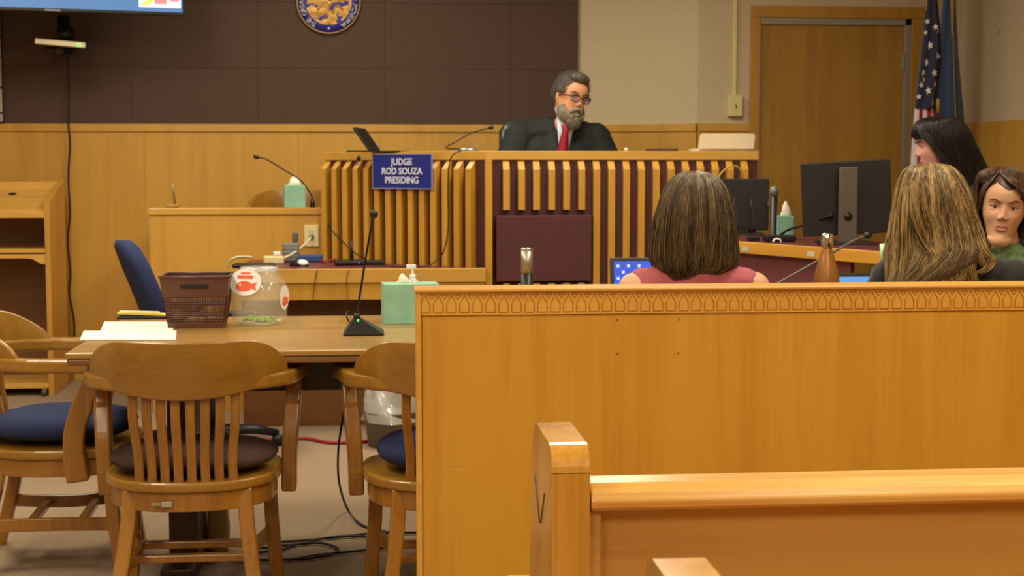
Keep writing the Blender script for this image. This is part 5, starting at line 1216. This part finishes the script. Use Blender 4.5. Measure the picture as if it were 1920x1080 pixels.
rowsR = [(-.03+q[0], q[1], q[2], q[3], q[4]) for q in [(.0, 0.005, ztop+.008, .008, .008), (.0, .008, ztop+.003, .045, .055), (.0, .010, ztop-.016, .072, .088), (0, .010, ztop-.055, .083, .101), (0, .015, ztop-.10, .086, .098), (0, .025, ztop-.15, .087, .088), (0, .03, ztop-.20, .092, .080), (0, .035, ztop-.225, .092, .075), (0, .035, ztop-.245, .086, .068)]]
hair_mass(Rw, rowsR, [BRN, hairmat('chestnut_lights', (132, 92, 58), (84, 56, 36), .4)], 2400, .0012, face=-104, faceband=.34, wav=.006, ends=.12, seed=8, core=.96, facehalf=68)
# hair over the scalp, swept from a side parting
m = MB(); m.ell((0, .017, .036), (.079, .098, .0985), nu=160, nv=110)
def rk(v): return (v.y > -.012 and v.z > -.07) or v.z > .094 or (v.x > -.028 and v.z > .090-.62*(v.x+.028)) or (v.x <= -.028 and v.z > .094-1.1*(-.028-v.x) and v.y > -.075)
m.f = [f for f in m.f if rk(sum((m.v[i] for i in f), Vector())/len(f))]; m.m = m.m[:len(m.f)]; m.sm = m.sm[:len(m.f)]
m.T(Mh).build('hair_cap', BRN, Rw, solid=.006)
FS = Strands()
for i in range(520):
    a = rnd.random(); j = rnd.gauss(0, .004)
    pts = [(-.030+.02*a, -.035+.04*a, .124), (.0+.02*a+j, -.078+.015*a, .108-.004*a), (.032+.016*a, -.082+.018*a+j, .080-.006*a), (.062+.006*a, -.054+.02*a, .040+j), (.075+.005*a, -.022+.02*a, -.02), (.080, .0+.02*a, -.09+j*3)]
    if i % 3 == 0: pts = [(-.030-.004*a, -.035+.03*a, .124), (-.048-.004*a, -.056+.02*a, .095), (-.068-.004*a, -.046+.03*a, .05), (-.077-.003*a, -.024+.035*a, -.01), (-.082, -.006+.03*a, -.09)]
    FS.add(bez([Mh @ Vector(p) for p in pts], 5), .0016)
m = MB(); m.v = FS.v; m.f = FS.f; m.m = FS.m; m.sm = [True]*len(FS.f); m.build('fringe', BRN, Rw)
low_chair('oak captain chair under the woman in the green patterned top', rx_.x, Yr+.02, PI+math.radians(-6))

# ---- dark-haired woman, profile to the left, standing bent forward
Yd = 6.1; dxp = P(1752, 270, Y=Yd); Dw = person('woman with long black hair and dark clothes in profile, standing before the corner flags', (dxp.x+.42, Yd, 0), math.radians(-97))
# person faces -y locally -> world -x
invD = Matrix.Rotation(math.radians(97), 3, 'Z')
def toD(v): return invD @ (Vector(v)-Vector(Dw.location))
ztop = PZ(219, Yd, 1760); hz = ztop-.125; hc = toD((PX(1757, Yd, 270), Yd, hz))
Mh = Matrix.Translation(hc) @ rot(.22, 0, 0).to_4x4()
B = MB(); H = head_shapes(MB(), nose=1.3); H.T(Mh); B.add(H.v, H.f, True)
chs = hc+Vector((0, .16, -.27)); hipd = Vector((hc.x, .0+.02, .93)); hipd.y = hc.y+.42
B.limb([hipd, (hipd+chs)/2+Vector((0, 0, .01)), chs], [.15, .125, .13]); B.cap(chs+Vector((0, -.02, .04)), hc+Vector((0, .03, -.07)), .062, .052)
for s in (-1, 1):
    sh_ = chs+Vector((s*.17, -.01, .03)); B.cap(chs+Vector((0, 0, .03)), sh_, .07, .052); el = sh_+Vector((s*.03, -.05, -.28)); wr = el+Vector((-s*.02, -.20, -.06)); B.limb([sh_, el, wr], [.052, .038, .026]); hand(B, wr, Vector((-s*.1, -.8, -.4)), Vector((0, .2, -1)), s, .4)
    kn = Vector((hc.x+s*.10, hipd.y-.03, .48)); an = Vector((hc.x+s*.10, hipd.y+.01, .09)); B.limb([hipd+Vector((s*.09, 0, -.03)), kn, an], [.10, .062, .038]); B.limb([an, an+Vector((0, -.03, -.055)), an+Vector((0, -.14, -.062))], [.038, .034, .026])
B.build('body', mat('skin_rosy', (208, 146, 130), .5), Dw, remesh=.005, smooth=2)
face_features(None, Mh, (50, 36, 28), (176, 84, 84), (36, 28, 26), par=Dw)
DKC = mat('charcoal_sweater', (40, 42, 44), .9, bump=.3)
C = MB(); C.limb([hipd+Vector((0, 0, .02)), (hipd+chs)/2+Vector((0, 0, .01)), chs], [.165, .142, .147])
for s in (-1, 1):
    sh_ = chs+Vector((s*.17, -.01, .03)); C.cap(chs+Vector((0, 0, .03)), sh_, .084, .066); el = sh_+Vector((s*.03, -.05, -.28)); wr = el+Vector((-s*.02, -.20, -.06)); C.limb([sh_, el, el+(wr-el)*.9], [.066, .052, .038])
C.build('sweater', DKC, Dw, remesh=.009, smooth=3)
C = MB()
for s in (-1, 1):
    kn = Vector((hc.x+s*.10, hipd.y-.03, .48)); an = Vector((hc.x+s*.10, hipd.y+.01, .10)); C.limb([hipd+Vector((s*.08, 0, -.02)), kn, an], [.118, .078, .055])
C.build('trousers', mat('dark_trousers', (40, 40, 48), .9), Dw, remesh=.009, smooth=3)
C = MB()
for s in (-1, 1): an = Vector((hc.x+s*.10, hipd.y+.01, .045)); C.limb([an, an+Vector((0, -.14, -.008))], [.044, .036])
C.build('shoes', BLACK, Dw, remesh=.007)
BLH = hairmat('black_hair', (44, 38, 34), (22, 19, 18), .35)
def rD(py, pl, pr, ry, Yo=0):
    a = P(pl, py, Y=Yd+Yo); b = P(pr, py, Y=Yd+Yo); v = toD((a+b)/2); return (v.x, v.y, v.z, ry, (b-a).length/2)
rowsD = [rD(218, 1757, 1764, .008), rD(221, 1735, 1790, .045), rD(230, 1720, 1802, .068), rD(246, 1713, 1814, .084), rD(268, 1714, 1824, .090), rD(295, 1726, 1838, .094), rD(325, 1738, 1850, .10), rD(360, 1755, 1860, .11), rD(395, 1770, 1866, .115), rD(425, 1780, 1868, .115)]
hair_mass(Dw, rowsD, BLH, 2400, .0016, face=-90, faceband=.40, wav=.006, ends=.14, seed=12, core=.95, facehalf=62)
FS = Strands()
for i in range(300):
    s = rnd.choice((-1, 1)); a = rnd.random(); j = rnd.gauss(0, .004)
    pts = [(s*.008, -.02+.04*a, .127), (s*(.035+.01*a), -.070+.03*a, .108), (s*(.060+.01*a), -.074+.05*a+j, .062), (s*.079, -.048+.03*a, .01), (s*.086, -.022+.03*a, -.06), (s*.09, .0+.03*a, -.16)]
    FS.add(bez([Mh @ Vector(p) for p in pts], 5), .0018)
m = MB(); m.v = FS.v; m.f = FS.f; m.m = FS.m; m.sm = [True]*len(FS.f); m.build('fringe', BLH, Dw)

# ---- the judge
Yj = 7.74; jx = PX(1045, Yj, 260); Jw = person('bearded man in glasses, black robe and red tie seated at the high bench', (jx, Yj, .341), math.radians(0))
zo = -.341
ztop = PZ(131, Yj-.05, 1075)+zo; hcw = P(1070, 191, Y=Yj-.10); hz = hcw.z+zo+.006; hx = hcw.x-jx
S = 1.0
Mh = Matrix.Translation((hx, -.10, hz)) @ rot(0, 0, math.radians(24)).to_4x4() @ rot(math.radians(4), math.radians(11), 0).to_4x4() @ Matrix.Diagonal((1.05, 1.05, 1.08, 1))
B = MB(); H = head_shapes(MB(), jaw=1.05, nose=1.4); H.T(Mh); B.add(H.v, H.f, True)
shj = PZ(240, Yj, 1045)+zo-.04; hipj = .60
torso(B, shj, hipj, .19); B.cap((.01, .0, shj), (hx, -.085, hz-.07), .062, .058)
jarms = []
for s in (-1, 1):
    sh_ = Vector((s*.20, .0, shj-.015)); el = sh_+Vector((s*.10, -.08, -.27)); wr = el+Vector((-s*.13, -.16, .03)); jarms.append((sh_, el, wr)); B.limb([sh_, el], [.055, .04]); B.limb([el, wr], [.04, .028]); hand(B, wr, Vector((-s*.5, -.8, 0)), Vector((0, 0, -1)), s, .45, 1.05)
legs(B, hipj-.04, knee=-.22)
for s in (-1, 1): B.limb([(s*.12, -.24, .10), (s*.12, -.27, .03), (s*.13, -.37, .027)], [.036, .036, .026])
B.build('body', mat('skin_ruddy', (212, 150, 114), .5, var=.08, vscale=30), Jw, remesh=.0048, smooth=2)
face_features(None, Mh, (60, 50, 48), (160, 104, 90), (70, 66, 60), browtilt=.1, par=Jw)
ROBE = mat('black_robe_cloth', (24, 26, 24), .8, bump=.3, bscale=80)
C = MB(); torso(C, shj+.002, hipj, .20); C.v = [Vector((v.x*1.16, v.y*1.30+.0, v.z+.004)) for v in C.v]
for sh_, el, wr in jarms: C.limb([sh_, el], [.085, .10]); C.limb([el, el+(wr-el)*.8], [.10, .085])
C.cap((0, .04, shj+.02), (0, .045, shj+.05), .085, .055)
for s in (-1, 1): C.cap((s*.05, .03, shj+.035), (s*.17, .01, shj+.0), .07, .068); C.ell((0, -.02, .5), (.24, .2, .12))
C.build('robe', ROBE, Jw, remesh=.009, smooth=3, disp=(.010, .08))
C = MB(); legs(C, hipj-.04, knee=-.22, r=(.095, .08, .05, .05)); C.build('trousers', mat('dark_trousers', (40, 40, 48), .9), Jw, remesh=.009, smooth=3)
C = MB()
for s in (-1, 1): C.limb([(s*.12, -.25, .045), (s*.125, -.37, .035)], [.045, .035])
C.build('shoes', BLACK, Jw, remesh=.007)
# shirt collar and tie
def J(px, py, yo): v = P(px, py, Y=Yj+yo); return Vector((v.x-jx, yo, v.z+zo))
m = MB()
for a in ((1042, 205), (1040, 214), (1050, 236), (1058, 238)), : pass
m.loft([[J(1040, 203, -.04), J(1046, 222, -.135), J(1056, 238, -.150), J(1070, 238, -.150), J(1082, 228, -.13), J(1078, 210, -.02)], [J(1044, 199, -.04), J(1052, 215, -.13), J(1060, 229, -.145), J(1068, 229, -.145), J(1082, 218, -.12), J(1078, 202, -.02)]], caps=False, closed=False)
SHIRT = mat('pale_blue_shirt', (196, 204, 222), .7); m.build('shirt_collar', SHIRT, Jw, solid=.006)
m = MB(); m.loft([[J(1044, 222, -.128), J(1064, 238, -.150), J(1078, 234, -.132)], [J(1046, 250, -.142), J(1060, 256, -.157), J(1072, 252, -.142)], [J(1048, 278, -.142), J(1058, 282, -.157), J(1066, 278, -.142)], [J(1050, 330, -.140), J(1058, 332, -.155), J(1064, 330, -.140)]], caps=False, closed=False); m.build('shirt_front', SHIRT, Jw, solid=.006)
m = MB(); TIE = mat('red_tie', (150, 22, 44), .6)
def tr(cx, cy, w, yo, th=.012): a = J(cx-w, cy, yo); b = J(cx+w, cy, yo); c = (a+b)/2; return [a, c+Vector((0, -th, 0)), b, c+Vector((0, th, 0))]
m.loft([tr(1060, 234, 9, -.158), tr(1061, 243, 6, -.17), tr(1059, 252, 7, -.168), tr(1057, 266, 9, -.168), tr(1055, 285, 11, -.166), tr(1054, 325, 13, -.164)]); m.build('tie', TIE, Jw)
# hair, beard, glasses
def fur(par, name, surf, n, L, mt, seed, r=.0012, flow=None, curl=.3):
    rn = random.Random(seed); S = Strands()
    for i in range(n):
        c, nrm_ = surf(rn); 
        if c is None: continue
        f = flow(c) if flow else Vector((0, 0, -.5)); d = (nrm_*.6+f+Vector((rn.gauss(0, curl), rn.gauss(0, curl), rn.gauss(0, curl)))).normalized(); l = L*(.6+.6*rn.random())
        d2 = (d+f*.8-nrm_*.3).normalized(); ps = [c-nrm_*.003, c+d*l*.5, c+d*l*.5+d2*l*.5]
        S.add([Mh @ p for p in ps], r, 0, 3)
    m = MB(); m.v = S.v; m.f = S.f; m.m = S.m; m.sm = [True]*len(S.f); return m.build(name, mt, par)
GRH = hairmat('greying_hair', (104, 98, 84), (52, 48, 41), .6); GRB = hairmat('grey_beard_hair', (156, 150, 134), (92, 86, 74), .65)
m = MB(); m.ell((0, .016, .038), (.080, .096, .098), nu=40, nv=26); m.ell((0, -.048, .108), (.05, .032, .024), nu=24, nv=14)
keep = []
def ish(v): return not (abs(v.x) > .05 and -.012 < v.y < .034 and v.z < .032) and ((v.z > .058 and v.y > -.085+.0) or (v.y > -.005 and v.z > -.045+ (.06 if v.y < .03 else 0)) or (v.y > -.045 and v.z > .03))
m.f = [f for f in m.f if ish(sum((m.v[i] for i in f), Vector())/len(f)) and not ((sum((m.v[i] for i in f), Vector())/len(f)).y < -.052 and (sum((m.v[i] for i in f), Vector())/len(f)).z < .083)]; m.m = m.m[:len(m.f)]; m.sm = m.sm[:len(m.f)]
hj = m.T(Mh).build('hair', GRH, Jw, solid=.008)
def sh1(rn):
    for _ in range(20):
        z = rn.uniform(-.5, 1); a = rn.random()*2*PI; q = math.sqrt(1-z*z); nn = Vector((q*math.cos(a), q*math.sin(a), z)); p = Vector((nn.x*.082, .016+nn.y*.098, .038+nn.z*.100))
        if ish(p) and not (p.y < -.052 and p.z < .085): return p, nn
    return None, None
fur(Jw, 'hair_strands', sh1, 3000, .018, GRH, 21, .0013, lambda c: Vector((.25, .35, .1)), .35).parent = hj
def isb(v): return v.z < -.046+(v.y+.06)*1.05 and v.y < .018 and not (abs(v.x) < .017 and -.060 < v.z < -.049 and v.y < -.07)
m = MB(); m.ell((0, -.026, -.056), (.0675, .070, .064), nu=40, nv=26); m.ell((0, -.058, -.095), (.034, .033, .027), nu=28, nv=18)
m.f = [f for f in m.f if isb(sum((m.v[i] for i in f), Vector())/len(f))]; m.m = m.m[:len(m.f)]; m.sm = m.sm[:len(m.f)]
m.tube(bez([(-.036, -.066, -.066), (-.024, -.083, -.048), (0, -.0905, -.0385), (.024, -.083, -.048), (.036, -.066, -.066)], 5), .0075, 8); m.tube([(-.02, -.078, -.066), (0, -.083, -.068), (.02, -.078, -.066)], .007, 8)
bj = m.T(Mh).build('beard', GRB, Jw, solid=.004)
def sh2(rn):
    for _ in range(30):
        z = rn.uniform(-1, .6); a = rn.random()*2*PI; q = math.sqrt(1-z*z); nn = Vector((q*math.cos(a), q*math.sin(a), z)); p = Vector((nn.x*.066, -.026+nn.y*.070, -.056+nn.z*.064))
        if rn.random() < .35: p = Vector((nn.x*.036, -.060+nn.y*.034, -.100+nn.z*.03))
        if isb(p): return p, nn
    return None, None
fur(Jw, 'beard_strands', sh2, 2600, .011, GRB, 22, .001, lambda c: Vector((0, -.1, -.8)), .25).parent = bj
gm = mat('dark_frames', (22, 14, 12), .3); m = MB()
for s in (-1, 1):
    cx, cz = s*.0325, .008; m.tube([(cx+.0225*math.copysign(abs(math.cos(a))**.5, math.cos(a)), -.097+.008*abs(math.cos(a)*.5+s*.5), cz+.0150*math.copysign(abs(math.sin(a))**.7, math.sin(a))) for a in [2*PI*i/28 for i in range(29)]], .0022, 6)
    m.tube([(cx-.022, -.098, cz+.013), (cx, -.1, cz+.0155), (cx+.022, -.094, cz+.013)], .0036, 6)
    m.tube([(s*.057, -.092, .016), (s*.074, -.03, .016), (s*.079, .01, .012)], .0032, 6)
m.tube([(-.010, -.103, .013), (.010, -.103, .013)], .0024, 6)
gj = m.T(Mh).build('glasses', gm, Jw)
for s in (-1, 1): m = MB(); m.lathe([(0, -.0004), (.0170, -.0004), (.0170, .0004), (0, .0004)], (s*.0325, -.0945, .008), M=(rot(PI/2)).to_4x4(), seg=24); m.T(Mh).build('lens', glassy('tinted_lens', (110, 84, 130), .38, .05), gj)
# judge's chair
jc = thing('executive_chair', 'dark green-grey leather chair back behind the judge', 'chair', (PX(1024, 8.05, 250), 8.04, .341), math.radians(186))
LEA = mat('dark_leather', (46, 54, 48), .35, coat=.2); ztj = PZ(224, 8.05, 960)-.341
m = MB(); m.loft([ring(.20, .04, .55, -.22+.10), ring(.235, .055, .62, -.135), ring(.24, .055, ztj-.25, -.14), ring(.235, .05, ztj-.06, -.15), ring(.20, .04, ztj-.01, -.155), ring(.1, .02, ztj, -.155)]); m.build('backrest', LEA, jc)
m = MB(); m.loft([ring(.2, .2, .40, .10), ring(.25, .24, .42, .10), ring(.25, .24, .47, .10), ring(.2, .2, .49, .10)]); m.build('seat', LEA, jc)
MB().tube([(0, .08, .08), (0, .08, .42)], .03, 12).build('gas_column', BLACK, jc)
MB().cbox((0, -.06, .45), (.08, .22, .03)).build('back_bar', BLACK, jc)
for k in range(5):
    a = 2*PI*k/5; c, s = math.cos(a), math.sin(a); MB().tube([(0, .08, .08), (c*.28, .08+s*.28, .05)], [.028, .016], 8).build('base_arm', BLACK, jc); MB().ell((c*.28, .08+s*.28, .0265), .026).build('caster', BLACK, jc)
